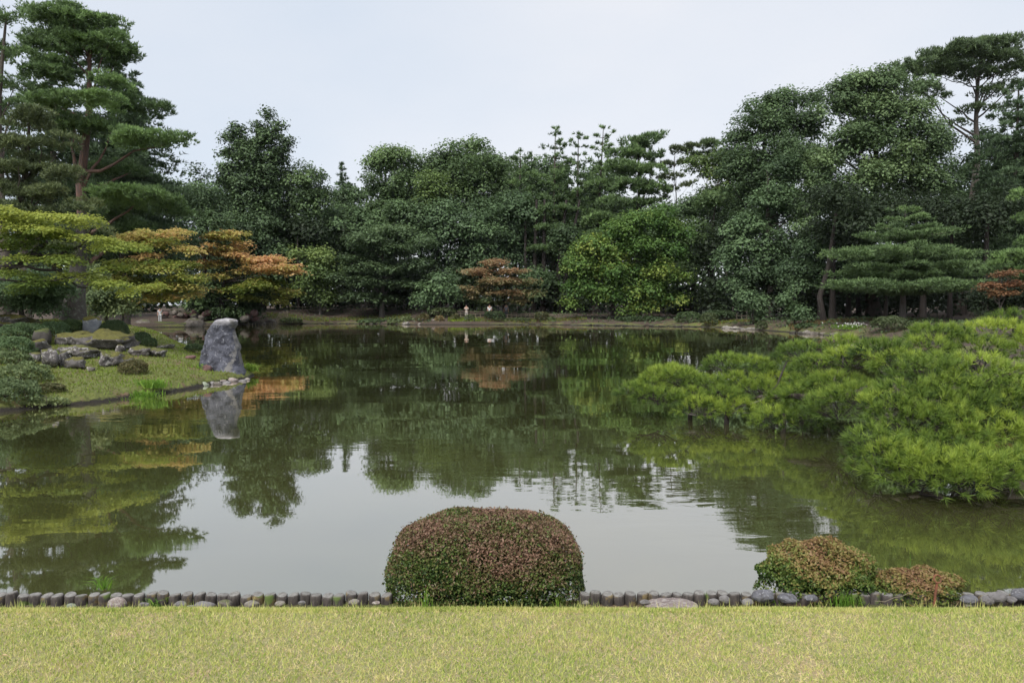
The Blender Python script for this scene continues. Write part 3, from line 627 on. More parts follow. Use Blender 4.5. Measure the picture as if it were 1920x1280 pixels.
T('broadleaf_tree', 'small pale green tree with a yellowish top right of the orange maple', 90, 600, 0.14, 'light', 'broad', [(598,485,34,16,.7),(600,520,42,26,.25),(575,545,30,20,.2),(612,560,28,20,.15),(560,480,16,8,.9)], rl=1.0, cov=0.8, bark='bark_grey', nl=8)
# leafy shrub trees behind the island, low left
T('broadleaf_tree', 'low dark green shrub tree behind the mossy rocks at the left edge', 27, 40, 0.12, 'broad_teal', 'broad', [(50,555,75,42,.45),(-30,560,60,50,.4),(105,540,45,35,.6),(95,585,30,20,.5)], rl=0.7, cov=1.0)
T('broadleaf_tree', 'rounded green shrub tree right of the thick lichen spotted trunk', 33, 200, 0.10, 'juniper', 'broad', [(200,560,50,35,.5),(165,520,30,22,.5),(225,585,28,16,.45)], rl=0.6, cov=1.0)
T('broadleaf_tree', 'dark green shrubby tree on the far bank behind the curved maple trunk', 80, 400, 0.2, 'broad_mid', 'broad', [(390,555,75,34,.35),(470,550,60,30,.3),(330,545,50,30,.25),(440,590,60,14,.2)], rl=1.3, bark='bark_dark')
# thick lichen-spotted trunk
rt = empty('pine_tree', tuple(P(137, 604, 29)*[1,1,0]+[0,0,gz(*P(137,604,29)[:2])-0.1]), 'thick lichen spotted tree trunk standing behind the mossy rocks of the island', 'tree')
bb = np.array(rt.location); tp_ = P(150, 470, 29.3); tb = MB(); tb.smooth = True
pp = np.array([bb, bb*0.7+tp_*0.3+[-0.02,0,0], bb*0.4+tp_*0.6, tp_, P(158, 400, 29.4)]); tube(tb, pp, [0.50,0.37,0.31,0.26,0.2], 14, wob=0.03); tb.build('trunk', M['bark_lichen'], rt, bb)
lb = []; cm = MB()
for e in [(150,395,50,18,.45),(110,440,45,18,.4),(185,430,40,16,.45),(140,470,60,14,.4)]: lb += lobes_of(e, 29.3, 'pad', 0.7)
for c, ax, t in lb: fill_lobe(cm, c, ax, 'needle', 29.3, t, 0.7)
cm.build('crown', M['pine_brown'], rt, bb)
# -- cedar and round trees
T('cedar_tree', 'ragged dark cedar with a knobbly top standing alone against the sky', 95, 492, 0.42, 'cedar', 'broad',
  [(503,222,12,11,.5),(492,243,16,10,.5),(520,240,16,8,.5),(508,258,24,10,.5),(440,243,16,8,.5),(428,262,16,8,.45),(452,258,16,8,.5),(545,270,16,7,.5),(528,285,22,9,.5),(490,275,30,12,.5),(455,280,26,10,.5),(428,292,18,9,.45),
   (480,300,42,13,.5),(520,306,24,10,.45),(450,318,36,13,.5),(495,325,42,14,.45),(430,340,28,12,.45),(470,350,55,18,.45),(520,355,34,18,.45),(420,375,34,16,.4),(480,385,60,22,.4),(440,415,55,22,.4),(500,425,60,24,.35),(430,460,45,24,.35),(490,470,60,28,.3),(460,510,60,28,.3)], rl=0.72, bark='bark_dark', cov=1.05, topy=222, nl=14)
T('broadleaf_tree', 'smooth rounded dark green tree just right of the ragged cedar', 97, 565, 0.4, 'broad_mid', 'broad', [(560,360,60,52,.4),(575,420,52,60,.3),(520,440,60,60,.25),(560,490,60,50,.15)], rl=1.5, bark='bark_dark')
T('broadleaf_tree', 'drooping olive foliage tree under the ragged cedar', 90, 470, 0.3, 'cedar', 'broad', [(470,450,50,45,.6),(500,500,45,40,.5),(440,500,40,40,.45)], rl=1.2, bark='bark_dark')
conifer('fir_tree', 'small pointed fir silhouette between the round trees on the left skyline', 118, 645, 309, 440, 44, 0.3, 'fir', levels=14, dens=1.3, droop=0.05, rise=0.25, cov=1.3, power=0.95, lp=3.0, style='needle', topw=.04)
# -- centre-left broadleaf wall
T('broadleaf_tree', 'broadleaf tree with a tufted pale crown left of the centre skyline', 104, 735, 0.4, 'broad_mid', 'broad', [(735,305,52,22,.75),(700,310,22,12,.8),(770,310,20,18,.7),(735,355,58,42,.35),(740,400,60,35,.3),(690,420,50,35,.35)], rl=1.4, bark='bark_dark', group=G1)
T('broadleaf_tree', 'wide dark tree below the tufted pale crown', 100, 690, 0.4, 'broad_dark', 'broad', [(690,430,60,40,.6),(655,470,50,40,.4),(720,470,60,45,.5),(640,420,35,35,.4),(650,520,40,40,.2)], rl=1.6, bark='bark_dark', group=G1)
T('broadleaf_tree', 'tall rounded tree with a crown of small tufts at the centre skyline', 106, 880, 0.5, 'broad_mid', 'broad', [(880,295,42,26,.6),(905,310,40,24,.5),(835,310,40,28,.45),(860,340,70,35,.45),(925,330,38,35,.4),(880,380,85,40,.35)], rl=1.5, bark='bark_dark', group=G1)
T('broadleaf_tree', 'yellowish green crown halfway up the left centre tree wall', 100, 820, 0.4, 'light', 'broad', [(815,350,30,28,.25),(818,368,26,16,.5),(800,385,22,14,.3)], rl=1.0, bark='bark_dark')
T('broadleaf_tree', 'dark blue green tree in the middle of the tree wall above the far people', 98, 860, 0.5, 'broad_teal', 'broad', [(860,430,70,45,.35),(930,440,60,45,.4),(960,400,50,35,.4),(820,470,50,40,.3),(900,490,70,35,.25),(980,470,40,40,.3)], rl=1.6, bark='bark_dark', group=G1)
T('broadleaf_tree', 'dark tree filling the shade between the layered maple and the far people', 97, 820, 0.4, 'broad_dark', 'broad', [(800,440,50,40,.5),(790,510,45,40,.3),(860,530,45,30,.25),(760,400,40,30,.5),(1000,540,50,35,.3)], rl=1.5, bark='bark_dark', group=G1)
T('maple_tree', 'large dark green layered maple standing on the bank left of the far people', 88, 716, 0.32, 'maple_dark', 'maple',
  [(735,435,45,16,.7),(690,455,50,16,.6),(740,470,55,16,.5),(665,490,40,16,.5),(715,505,70,18,.5),(770,500,30,14,.4),(680,530,50,16,.45),(745,540,50,16,.4),(700,560,60,12,.35),(795,460,22,12,.5),(640,515,25,14,.45)], rl=1.7, cov=1.1, nl=14, bark='bark_grey', topy=450)
T('broadleaf_tree', 'small leafy green tree left of the flat topped hedge on the far bank', 85, 825, 0.12, 'broad_teal', 'broad', [(825,545,32,18,.75),(800,568,26,14,.7),(850,560,22,14,.55),(835,525,20,10,.6)], rl=0.9, cov=0.9, bark='bark')
T('maple_tree', 'brownish orange layered maple above the two people in white on the far bank', 85, 945, 0.22, 'maple_br', 'maple',
  [(925,495,32,9,.75),(905,512,34,9,.75),(955,510,36,9,.65),(940,530,55,10,.55),(900,545,36,9,.5),(985,530,34,9,.35),(950,552,50,9,.6),(990,550,34,8,.45),(885,560,20,7,.55),(915,568,36,7,.2),(975,568,36,7,.35)], rl=1.25, cov=1.0, nl=10, bark='bark_dark', topy=505)
# -- sparse tall conifers
for cx, yt, hw, lab, lean in [(975,282,50,'leftmost broad topped conifer of the tall sparse conifers right of centre',0.0),(1036,243,58,'tall sparse conifer with drooping ragged boughs right of centre, second of its row',0.3),(1080,252,48,'thin conifer with sky between its boughs, third of the sparse row',0.2),(1112,242,46,'outermost sparse conifer leaning right with a forked tip',1.2)]:
    conifer('conifer_tree', lab, 99, cx, yt, 500, hw, 0.30, 'pine_front', levels=19, dens=0.8, droop=0.0, rise=0.16, cov=1.0, style='needle', power=0.42, topw=0.20, lean=lean, gap=0.18, br=7, group='tall sparse conifers right of centre')
BL = iter(['second bare dark trunk from the left of the shaded cluster by the brownish maple','middle bare dark trunk of the shaded cluster by the brownish maple','leaning bare dark trunk, second from the right of the shaded cluster','most leaning thin bare trunk at the right of the shaded cluster','thin bare trunk at the left end of the shaded cluster'])
for cx, lean, r in [(1000,0.4,0.30),(1018,0.2,0.32),(1038,1.6,0.34),(1048,2.6,0.28),(985,0,0.22)]:
    q = P(cx, 600, 96); b0 = np.array([q[0], q[1], gz(q[0], q[1])-0.1]); rt = empty('tree_trunk', b0, next(BL), 'tree', 'bare trunks in shade right of the brownish maple')
    tb = MB(); tb.smooth = True; tube(tb, [b0, b0+[lean*.3,0,4], b0+[lean*.6,0,9], b0+[lean,0,14.5]], [r*1.2, r, r*.8, r*.5], 8, wob=.04); tb.build('trunk', M['bark_dark'], rt, b0)
    if r > 0.29:
        cm = MB()
        for e in [(cx+20,430,26,10,.4),(cx-5,470,22,9,.4),(cx+25,395,26,10,.4)]:
            for c, ax, t in lobes_of(e, 96, 'pad', 1.0): fill_lobe(cm, c, ax, 'needle', 96, t, 0.8)
        cm.build('crown', M['pine_front'], rt, b0)
T('broadleaf_tree', 'dark leafy tree seen between the sparse conifers and their bare trunks', 102, 1070, 0.3, 'broad_dark', 'broad', [(1040,400,55,40,.4),(1090,430,55,45,.35),(1020,470,50,45,.35),(1090,500,60,40,.3),(1000,350,30,25,.45),(1110,370,28,22,.4),(1050,345,20,18,.4)], rl=1.4, bark='bark_dark', cov=.75, group=G1)
for x_, y_, D_, mt_, lab_ in [(655,385,110,'broad_dark','shadowed round crown behind the small pointed fir'),(790,345,112,'broad_dark','dark crown between the tufted pale crown and the centre skyline tree'),(960,335,112,'broad_mid','crown filling the skyline left of the sparse conifers'),(1030,330,110,'broad_dark','dark crown behind the tall sparse conifers'),(1130,345,110,'broad_dark','dark crown behind the flat padded pine'),(1235,420,108,'broad_mid','crown under the sky gap right of the layered pine'),(1390,330,100,'broad_dark','crown closing the gap left of the tall two topped tree'),(590,440,108,'broad_dark','shaded crown behind the smooth rounded tree')]:
    T('broadleaf_tree', lab_, D_, x_, 0.3, mt_, 'broad', [(x_-22,y_-12,24,16,.5),(x_+20,y_-4,24,18,.45),(x_,y_-22,16,12,.55),(x_-8,y_+35,48,38,.4),(x_+22,y_+70,45,40,.35),(x_-30,y_+85,40,36,.35)], rl=1.15, bark='bark_dark', lp=3.3, group=G1, nl=5)
# -- layered larch-like pine
T('pine_tree', 'broad layered pine with many flat green pads right of the sparse conifers', 97, 1190, 0.42, 'pine_front', 'needle',
  [(1190,268,40,12,.5),(1215,262,25,12,.5),(1170,290,50,12,.6),(1215,295,40,12,.6),(1160,320,55,13,.6),(1205,325,50,12,.7),(1170,350,60,12,.6),(1215,360,45,12,.6),(1150,385,55,12,.5),(1205,385,50,10,.5),(1140,415,55,14,.45),(1200,412,45,12,.4),(1120,445,50,14,.4),(1110,480,40,14,.35),(1125,350,25,12,.5)], rl=1.6, cov=1.1, nl=14, bark='bark_dark', topy=270)
T('pine_tree', 'slender pine with thin brownish pads and sky gaps right of the layered pine', 97, 1272, 0.17, 'pine_brown', 'needle',
  [(1275,282,34,9,.4),(1300,278,28,8,.4),(1250,310,30,9,.45),(1290,305,24,8,.4),(1265,335,30,7,.4),(1255,358,28,6,.4),(1285,350,22,6,.4)], rl=1.1, cov=0.85, nl=9, bark='bark', topy=285)
T('pine_tree', 'pine pads reaching left behind the pale green crown', 98, 1330, 0.2, 'pine_top', 'needle', [(1330,275,36,9,.4),(1310,292,28,8,.4),(1345,290,22,8,.4)], rl=1.1, cov=0.85, bark='bark', topy=280)
T('broadleaf_tree', 'pale green tree with a bare forked stem right of the slender pine', 92, 1330, 0.17, 'light', 'broad', [(1345,305,34,14,.3),(1300,312,28,12,.3),(1375,320,22,16,.2),(1345,330,40,12,.15),(1350,360,30,10,.2)], rl=1.2, cov=0.85, bark='bark_grey', nl=8)
T('broadleaf_tree', 'dark tree below the pale green crown at right of centre', 93, 1300, 0.4, 'broad_dark', 'broad', [(1320,380,50,30,.4),(1290,410,40,25,.6),(1250,460,55,45,.4),(1350,430,45,40,.3),(1290,480,55,45,.3),(1060,460,40,45,.3),(1240,410,40,20,.5)], rl=1.5, bark='bark_dark', group=G1)
T('broadleaf_tree', 'mid green tree with tiered crown left of the great dark tree', 88, 1330, 0.3, 'broad_mid', 'broad', [(1340,380,38,14,.6),(1310,430,30,12,.5),(1310,455,48,16,.6),(1340,480,50,18,.5),(1290,505,30,16,.4),(1370,455,36,22,.35)], rl=1.2, bark='bark', group=G1)
# -- bright green tree
T('broadleaf_tree', 'bright yellow green tree leaning over the water right of the centre of the far bank', 83, 1150, 0.26, 'bright', 'broad',
  [(1215,420,50,24,.15),(1265,440,35,22,.1),(1165,440,45,25,.3),(1120,470,45,26,.65),(1190,470,50,26,.35),(1240,480,40,26,.2),(1095,505,40,22,.4),(1150,515,50,24,.4),(1215,515,50,22,.45),(1260,525,36,18,.25),(1080,545,36,18,.15),(1140,555,50,20,.2),(1205,550,50,20,.5),(1245,565,38,14,.4),(1075,575,25,10,.25),(1200,580,36,12,.45),(1150,480,30,16,.7)],
  rl=1.15, cov=1.0, nl=18, bark='bark_dark', topy=440, low=-0.2)
# -- right group
T('broadleaf_tree', 'tall dark tree with two sparse leafy tops on the right skyline', 82, 1440, 0.6, 'broad_dark', 'broad',
  [(1445,205,32,26,.5),(1460,190,30,14,.6),(1515,200,28,24,.5),(1430,245,60,30,.5),(1510,245,50,30,.4),(1385,270,32,26,.45),(1450,300,85,42,.4),(1400,330,60,50,.35),(1500,340,60,60,.35),(1430,400,60,50,.3)], rl=1.35, cov=0.95, bark='bark', nl=14, topy=215)
T('broadleaf_tree', 'dark blue green tree standing in front of the tall two topped tree', 76, 1440, 0.45, 'broad_teal', 'broad',
  [(1470,330,40,35,.45),(1450,380,50,35,.55),(1490,400,45,35,.5),(1410,430,45,30,.55),(1400,470,50,30,.6),(1460,470,55,40,.4),(1420,520,50,28,.4),(1485,520,50,35,.35),(1370,500,30,30,.4),(1380,545,30,20,.4)], rl=1.2, bark='bark', group=G1)
T('broadleaf_tree', 'great rounded green tree, the largest broadleaf at the right of the pond', 74, 1640, 0.6, 'broad_right', 'broad',
  [(1600,165,45,26,.45),(1650,165,55,28,.5),(1580,200,45,30,.45),(1690,205,55,38,.55),(1630,220,70,40,.55),(1720,260,45,45,.5),(1590,260,55,40,.5),(1660,285,70,40,.5),(1740,310,45,40,.35),(1560,300,40,34,.7),(1620,335,70,35,.65),(1700,350,60,36,.35),(1555,350,42,28,.45),(1590,385,55,26,.5),(1530,395,40,28,.55),(1660,395,50,22,.3),(1520,440,50,30,.45),(1760,380,40,50,.15)],
  rl=1.35, cov=0.95, bark='bark', nl=16, topy=180)
T('broadleaf_tree', 'shaded leafy tree between the great rounded tree and the right hand pine', 68, 1540, 0.35, 'broad_teal', 'broad', [(1540,470,45,35,.35),(1510,520,42,35,.35),(1560,540,50,28,.2),(1780,430,50,50,.15),(1800,500,55,45,.1),(1720,520,60,45,.05),(1660,470,70,50,.1),(1730,470,70,50,.1),(1620,520,60,45,.1)], rl=1.3, bark='bark_dark')
T('broadleaf_tree', 'dark ragged tree rising behind the bare trunk of the umbrella pine', 86, 1840, 0.3, 'broad_dark', 'broad', [(1850,330,60,40,.45),(1785,350,50,50,.35),(1895,290,50,40,.4),(1840,262,30,18,.5),(1770,275,26,20,.5),(1830,400,80,40,.3)], rl=1.1, bark='bark_dark', cov=.8, lp=3.3)
T('pine_tree', 'tall umbrella shaped pine with bare forked limbs on the right skyline', 80, 1798, 0.62, 'pine_top', 'needle',
  [(1835,95,80,15,.5),(1790,115,100,14,.5),(1725,130,75,12,.5),(1700,145,40,9,.45),(1930,120,40,14,.5),(1870,115,50,16,.45),(1900,135,30,12,.5),(1770,140,60,10,.5),(1840,142,45,12,.4),(1885,165,30,12,.35),(1740,165,38,9,.4),(1850,180,26,12,.35),(1755,188,30,8,.4),(1720,170,40,9,.4),(1815,210,24,8,.35),(1800,235,30,12,.4),(1870,210,30,12,.35)],
  rl=1.45, cov=1.0, nl=16, bark='bark', topy=110, lean=(0.8, 0), split=True)
conifer('fir_tree', 'dark dense conifer at the right edge of the photo behind the umbrella pine', 64, 1895, 158, 520, 120, 0.42, 'fir', levels=26, dens=1.05, droop=-0.05, power=0.6, topw=0.2, cov=0.7, lp=3.8, style='needle')
conifer('fir_tree', 'dark conifer partly outside the right edge of the photo', 60, 2010, 190, 560, 120, 0.42, 'fir', levels=20, dens=0.8, droop=-0.05, power=0.6, topw=0.2, cov=0.4, lp=5, style='needle')
conifer('pine_tree', 'spreading feathery green pine with a pale trunk on the right bank', 57, 1692, 396, 566, 172, 0.24, 'pine_front', levels=9, dens=1.3, droop=0.0, rise=0.09, cov=0.85, style='needle', power=0.75, topw=0.16, bark='bark_grey', br=9, thick=0.055, lp=2.9)
T('pine_tree', 'light green pine pads entering at the right edge above the rust coloured maple', 36, 1960, 0.2, 'pine_left', 'needle', [(1915,375,30,22,.75),(1905,485,55,18,.7),(1890,505,45,14,.6),(1930,410,40,20,.6),(1950,450,45,20,.6),(1870,500,30,12,.7),(1935,520,40,14,.5)], rl=0.6, cov=1.0, nl=8, bark='bark_red')
T('maple_tree', 'small rust orange maple with thin pale stems behind the foreground pine', 31, 1883, 0.05, 'maple_rust', 'maple', [(1880,515,26,7,.5),(1865,535,30,7,.5),(1895,533,26,7,.6),(1870,552,32,7,.45),(1890,550,22,6,.5),(1852,545,18,5,.4)], rl=0.38, cov=0.85, nl=8, bark='bark_grey', lp=2.6)
T('broadleaf_tree', 'dark leafy bush tree behind the rust orange maple', 40, 1905, 0.15, 'under', 'broad', [(1890,560,55,30,.5),(1930,545,40,40,.5),(1850,585,30,14,.5)], rl=0.8)
# right bank small trees
T('young_tree', 'small leafy tree leaning over the whitish shore stones of the right bank', 68.5, 1412, 0.09, 'broad_teal', 'broad', [(1400,555,20,16,.6),(1422,570,20,18,.65),(1395,578,16,10,.5),(1420,598,12,16,.5)], rl=0.6, cov=0.85)
T('young_tree', 'small leafy tree right of the whitish shore stones by a gnarled trunk', 62, 1490, 0.09, 'broad_teal', 'broad', [(1485,555,16,14,.7),(1492,578,24,16,.65),(1500,595,22,8,.5),(1470,565,12,10,.6)], rl=0.55, cov=0.85)
# extra trunks in the shade on the right bank
TL = iter(['gnarled leaning dark trunk right of the right young tree','dark trunk just right of the gnarled leaning one','dark trunk under the left side of the spreading pine','thin dark trunk left of the pale pine trunk','dark trunk just right of the pale pine trunk','dark trunk far back under the spreading pine','dark trunk well right of the pale pine trunk','dark trunk left of the rust orange maple','dark trunk right of the dark layered maple','dark trunk left of the dark layered maple','dark trunk between the small leafy tree and the brownish maple','dark trunk behind the brownish orange maple','dark trunk at the left edge of the bright green tree','dark trunk behind the olive clipped shrub','dark trunk behind the small pale green tree'])
for cx, D, r, ln in [(1545,62,0.30,0.8),(1560,66,0.34,0),(1590,70,0.3,0),(1660,68,0.22,0),(1730,66,0.35,0),(1610,75,0.3,0.2),(1780,62,0.25,0),(1845,58,0.3,0),(760,100,.25,0),(660,98,.22,.3),(870,99,.2,0),(900,100,.2,0.2),(1120,98,.25,0),(1360,84,.22,.2),(560,92,.2,0)]:
    q = P(cx, 600, D); b0 = np.array([q[0], q[1], gz(q[0], q[1])-0.1])
    rt = empty('tree_trunk', b0, next(TL), 'tree', 'dark trunks in the shade under the far canopy')
    tb = MB(); tb.smooth = True; r *= .72; tube(tb, [b0, b0+[-ln*.5,0,2.2], b0+[ln*.3,0,4.5], b0+[ln,0,9]], [r*1.35, r, r*.85, r*.5], 8, wob=.05); tb.build('trunk', M['bark_dark'], rt, b0)
    cm = MB()
    for _ in range(5):
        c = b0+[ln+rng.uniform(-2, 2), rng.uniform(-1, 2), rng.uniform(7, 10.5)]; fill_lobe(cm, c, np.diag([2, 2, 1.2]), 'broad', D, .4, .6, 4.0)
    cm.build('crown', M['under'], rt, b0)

# thin humid air over the pond
hz = MB(); x0, x1, y0, y1, z0, z1 = -345., 345., -75., 240., -2.0, 42.0
hz.add([(x0,y0,z0),(x1,y0,z0),(x1,y1,z0),(x0,y1,z0),(x0,y0,z1),(x1,y0,z1),(x1,y1,z1),(x0,y1,z1)], [[0,3,2,1],[4,5,6,7],[0,1,5,4],[1,2,6,5],[2,3,7,6],[3,0,4,7]])
hm, hn, ho = newmat('air'); pv = hn.nodes.new('ShaderNodeVolumePrincipled'); pv.inputs['Color'].default_value = (0.86, 0.92, 1.0, 1); pv.inputs['Density'].default_value = 0.00006; pv.inputs['Anisotropy'].default_value = 0.0
hn.links.new(pv.outputs[0], ho.inputs['Volume'])
hob = hz.build('haze', hm); hob['kind'] = 'stuff'; hob['label'] = 'thin pale haze in the humid air over the pond'

# ================================================================== rocks
def ico(sub):
    import bmesh
    bm = bmesh.new(); bmesh.ops.create_icosphere(bm, subdivisions=sub, radius=1.0)
    v = np.array([x.co[:] for x in bm.verts]); f = np.array([[q.index for q in x.verts] for x in bm.faces]); bm.free(); return v, f
ICO = {k: ico(k) for k in (2, 3, 4)}
def rock_mb(c, rad, seed, sub=3, facets=9, rough=0.06, rot=0.0):
    r_ = np.random.default_rng(seed); v, f = ICO[sub]; v = v.copy()
    for _ in range(facets):
        nrm = unit(r_.normal(size=3)); d = r_.uniform(0.55, 0.88); s = v@nrm; ex = np.maximum(s-d, 0); v = v-nrm*ex[:, None]*0.92
    ph = r_.uniform(0, 6, 3)
    nn = np.zeros(len(v))
    for k in range(1, 5):
        dv = r_.normal(size=(3, 3)); nn += np.prod(np.sin(v@dv*(1.8*k)+ph), axis=1)/k
    v = v*(1+rough*2*nn)[:, None]
    ca, sa = math.cos(rot), math.sin(rot); v = v*np.array(rad); v = np.stack([v[:, 0]*ca-v[:, 1]*sa, v[:, 0]*sa+v[:, 1]*ca, v[:, 2]], -1)
    m = MB(); m.add(v+np.array(c), f); m.smooth = False; return m
RS = [100]
def hit(x, y):
    Ds = np.linspace(12, 60, 1400); p0 = P(x, y, 1.0); q = np.stack([p0[0]*Ds, Ds, CAMZ+(p0[2]-CAMZ)*Ds], -1); g_ = ground_h(q[:, 0], q[:, 1])
    k = np.argmax(q[:, 2] < np.maximum(g_, 0)); return float(Ds[k]) if (q[:, 2] < np.maximum(g_, 0)).any() else 60.0
def rock(x, y, rx, ry, D, mat, label, name='rock', cat='rock', group=None, sub=3, facets=9, depth=0.85, sink=0.25, cz=None, rough=0.06, smooth=False):
    RS[0] += 1; m_ = D/F; c = P(x, y, D)
    if cz is not None: c[2] = cz
    mb = rock_mb(c, (rx*m_*1.12, max(rx, ry)*m_*depth, ry*m_*1.12), RS[0], sub, facets, rough); mb.smooth = smooth
    o = mb.build(name, M[mat], None, tuple(c)); return tag(o, label, cat, group)

# the standing stone: rings follow its profile, with depth of their own
def standing_stone():
    D = 23.6; m_ = D/F
    prof = [(596.5,420,431),(598,411,441),(600,407,446),(603,402,447),(606,399,446),(610,395,445),(613,392,442),(618,388,440),(624,385,441),(632,383,443.5),(641,381,446.5),(650,379,449.5),(660,377.5,451),(670,377,453),(680,377,456),(688,377.5,460),(694,378,463),(700,378,465),(708,378,466)]
    seg = 56; V = []; k_ = []
    ysub = np.linspace(596.5, 708, 54); pl = np.interp(ysub, [p[0] for p in prof], [p[1] for p in prof]); pr = np.interp(ysub, [p[0] for p in prof], [p[2] for p in prof])
    r_ = np.random.default_rng(5); th = np.linspace(0, 2*np.pi, seg, endpoint=False)
    for y, a, b in zip(ysub, pl, pr):
        cx = (a+b)/2; hw = (b-a)/2*m_*0.93; c = P(cx, y, D); f = (y-596.5)/110
        dep = hw*(0.62+0.2*f)
        ct, st = np.cos(th), np.sin(th); e = 0.80
        X = np.sign(ct)*np.abs(ct)**e*hw; Y = np.sign(st)*np.abs(st)**e*dep
        V.append(np.stack([c[0]+X, c[1]+Y+0.1*np.sin(f*5), np.full(seg, c[2])], -1))
    V = np.array(V)
    q = V.reshape(-1, 3)
    cen = q.mean(0)
    def ridge(p, s, sd):
        rr = np.random.default_rng(sd); o_ = 0
        for k in range(5):
            d = rr.normal(size=(2, 3))*s*(1.75**k); ph = rr.uniform(0, 6, 2)
            o_ = o_+(1-2*np.abs(np.sin(p@d[0]+ph[0])*np.sin(p@d[1]+ph[1])))/(1.6**k)
        return o_/2.2
    nrm = unit((q-cen)*np.array([1, 1, 0.15])); w_ = ridge(q, 2.0, 3)*0.035-0.015+ridge(q, 5, 8)*0.040
    q = q+nrm*w_[:, None]
    n = V.shape[0]; i = np.arange(n-1)[:, None]*seg; j = np.arange(seg)[None, :]; k = (j+1) % seg
    mb = MB(); mb.add(q, np.stack([i+j, i+seg+j, i+seg+k, i+k], -1).reshape(-1, 4))
    top = q[:seg]; mb.add(np.concatenate([top, [top.mean(0)+[0, 0, 0.02]]]), [[a, (a+1) % seg, seg] for a in range(seg)])
    m, nn, o = newmat('stone_veined'); p = nn.nodes.new('ShaderNodeBsdfPrincipled'); p.inputs['Roughness'].default_value = 0.85
    tcn = nn.nodes.new('ShaderNodeTexCoord'); pos = tcn.outputs['Object']
    t = noise(nn, 2.6, 9, 0.68, pos, 0.9); t2 = noise(nn, 9, 6, 0.7, pos, 0.5); t3 = noise(nn, 1.6, 4, 0.6, pos)
    col = mixc(nn, mrange(nn, t.outputs[0], 0.42, 0.60), (0.022,0.023,0.032), (0.105,0.108,0.135))
    col = mixc(nn, mrange(nn, t2.outputs[0], 0.56, 0.66), col, (0.27,0.27,0.30))
    sp = nn.nodes.new('ShaderNodeSeparateXYZ'); nn.links.new(pos, sp.inputs[0])
    hi = mrange(nn, sp.outputs['Z'], 1.56, 1.74); col2 = mixc(nn, mrange(nn, t3.outputs[0], 0.35, 0.6), (0.22,0.21,0.23), (0.48,0.46,0.47)); col = mixc(nn, hi, col, col2)
    # pale vein down the right side
    vx = nn.nodes.new('ShaderNodeMath'); vx.operation = 'ADD'; nn.links.new(sp.outputs['X'], vx.inputs[0]); nn.links.new(mrange(nn, t3.outputs[0], 0.3, 0.7, -0.22, 0.22), vx.inputs[1])
    pa = mrange(nn, vx.outputs[0], 0.33, 0.40); pb = mrange(nn, vx.outputs[0], 0.55, 0.47)
    mu = nn.nodes.new('ShaderNodeMath'); mu.operation = 'MULTIPLY'; nn.links.new(pa, mu.inputs[0]); nn.links.new(pb, mu.inputs[1])
    col = mixc(nn, mu.outputs[0], col, (0.20,0.19,0.18)); nn.links.new(col, p.inputs['Base Color']); bump(nn, p, t2.outputs[0], 1.0, 0.06); nn.links.new(p.outputs[0], o.inputs[0])
    b = P(421, 700, D); o_ = mb.build('standing_stone', m, None, (b[0], b[1], 0.1)); tag(o_, 'tall upright blue grey stone on the tip of the mossy island', 'stone')
standing_stone()
rock(387, 692, 9, 9, 22.9, 'rock_red', 'small dark red rock leaning against the left foot of the standing stone')
rock(452, 704, 12, 8, 24.2, 'rock_dark', 'mossy brown rock at the right foot of the standing stone', cz=0.14)
# mossy rock group
I = [(170,612,17,17,27.2,'rock_cap','pale block of rock capped with orange green moss between two clipped shrubs',3),
 (141,637,33,15,26.4,'rock_moss','wide mossy boulder at the top of the rock group',3),
 (68,651,23,13,25.5,'rock_moss','low dome of moss on a rock at the left of the rock group',3),
 (98,672,16,23,24.4,'rock_lichen','upright pointed lichen rock at the left front of the rock group',3),
 (118,673,12,16,24.6,'rock_lichen','narrow lichen rock just right of the pointed one',3),
 (158,662,36,14,25.2,'rock_lichen','long lichen spotted rock in the middle of the rock group',3),
 (145,683,20,12,24.0,'rock_moss','small mossy rock in front of the long lichen rock',3),
 (200,676,14,15,24.2,'rock_lichen','pale grey rock face right of the small mossy rock',3),
 (222,676,24,14,23.8,'rock_moss','mossy topped rock beside the reddish clipped bush',3),
 (200,640,42,20,28.0,'rock_moss','broad moss slope stone behind the long lichen rock',3),
 (262,659,20,11,27.0,'rock_lichen','white flecked rock in the right hand row of rocks',3),
 (292,661,20,10,27.2,'rock_lichen','last white flecked rock at the right end of the row',3),
 (226,655,10,7,26.2,'rock_lichen','little white flecked rock set into the moss slope',2),
 (310,649,15,6,31.0,'rock_lichen','flat pale slab near the water behind the rock row',2),
 (80,635,16,16,26.6,'rock_dark','dark shaded rock under the shrubs at the left',3),
 (66,672,14,9,25.0,'rock_lichen','grey rock under the low moss dome',2),
 (170,692,9,5,23.6,'rock_white','small whitish stone in front of the moss rocks',2),
 (357,670,10,4,24.8,'rock_red','low brown stone left of the standing stone',2),
 (20,603,45,14,30,'rock_moss','long moss covered mound in the shade at the left edge',3)]
for (x, y, rx, ry, D, mt, lab, sb) in I: D = min(hit(x, y+ry*0.85)+rx*0.012, D+4); rock(x, y-ry*0.05, rx*1.08, ry*1.1, D, mt, lab, sub=sb+ (1 if rx > 25 else 0), facets=14, rough=0.14)
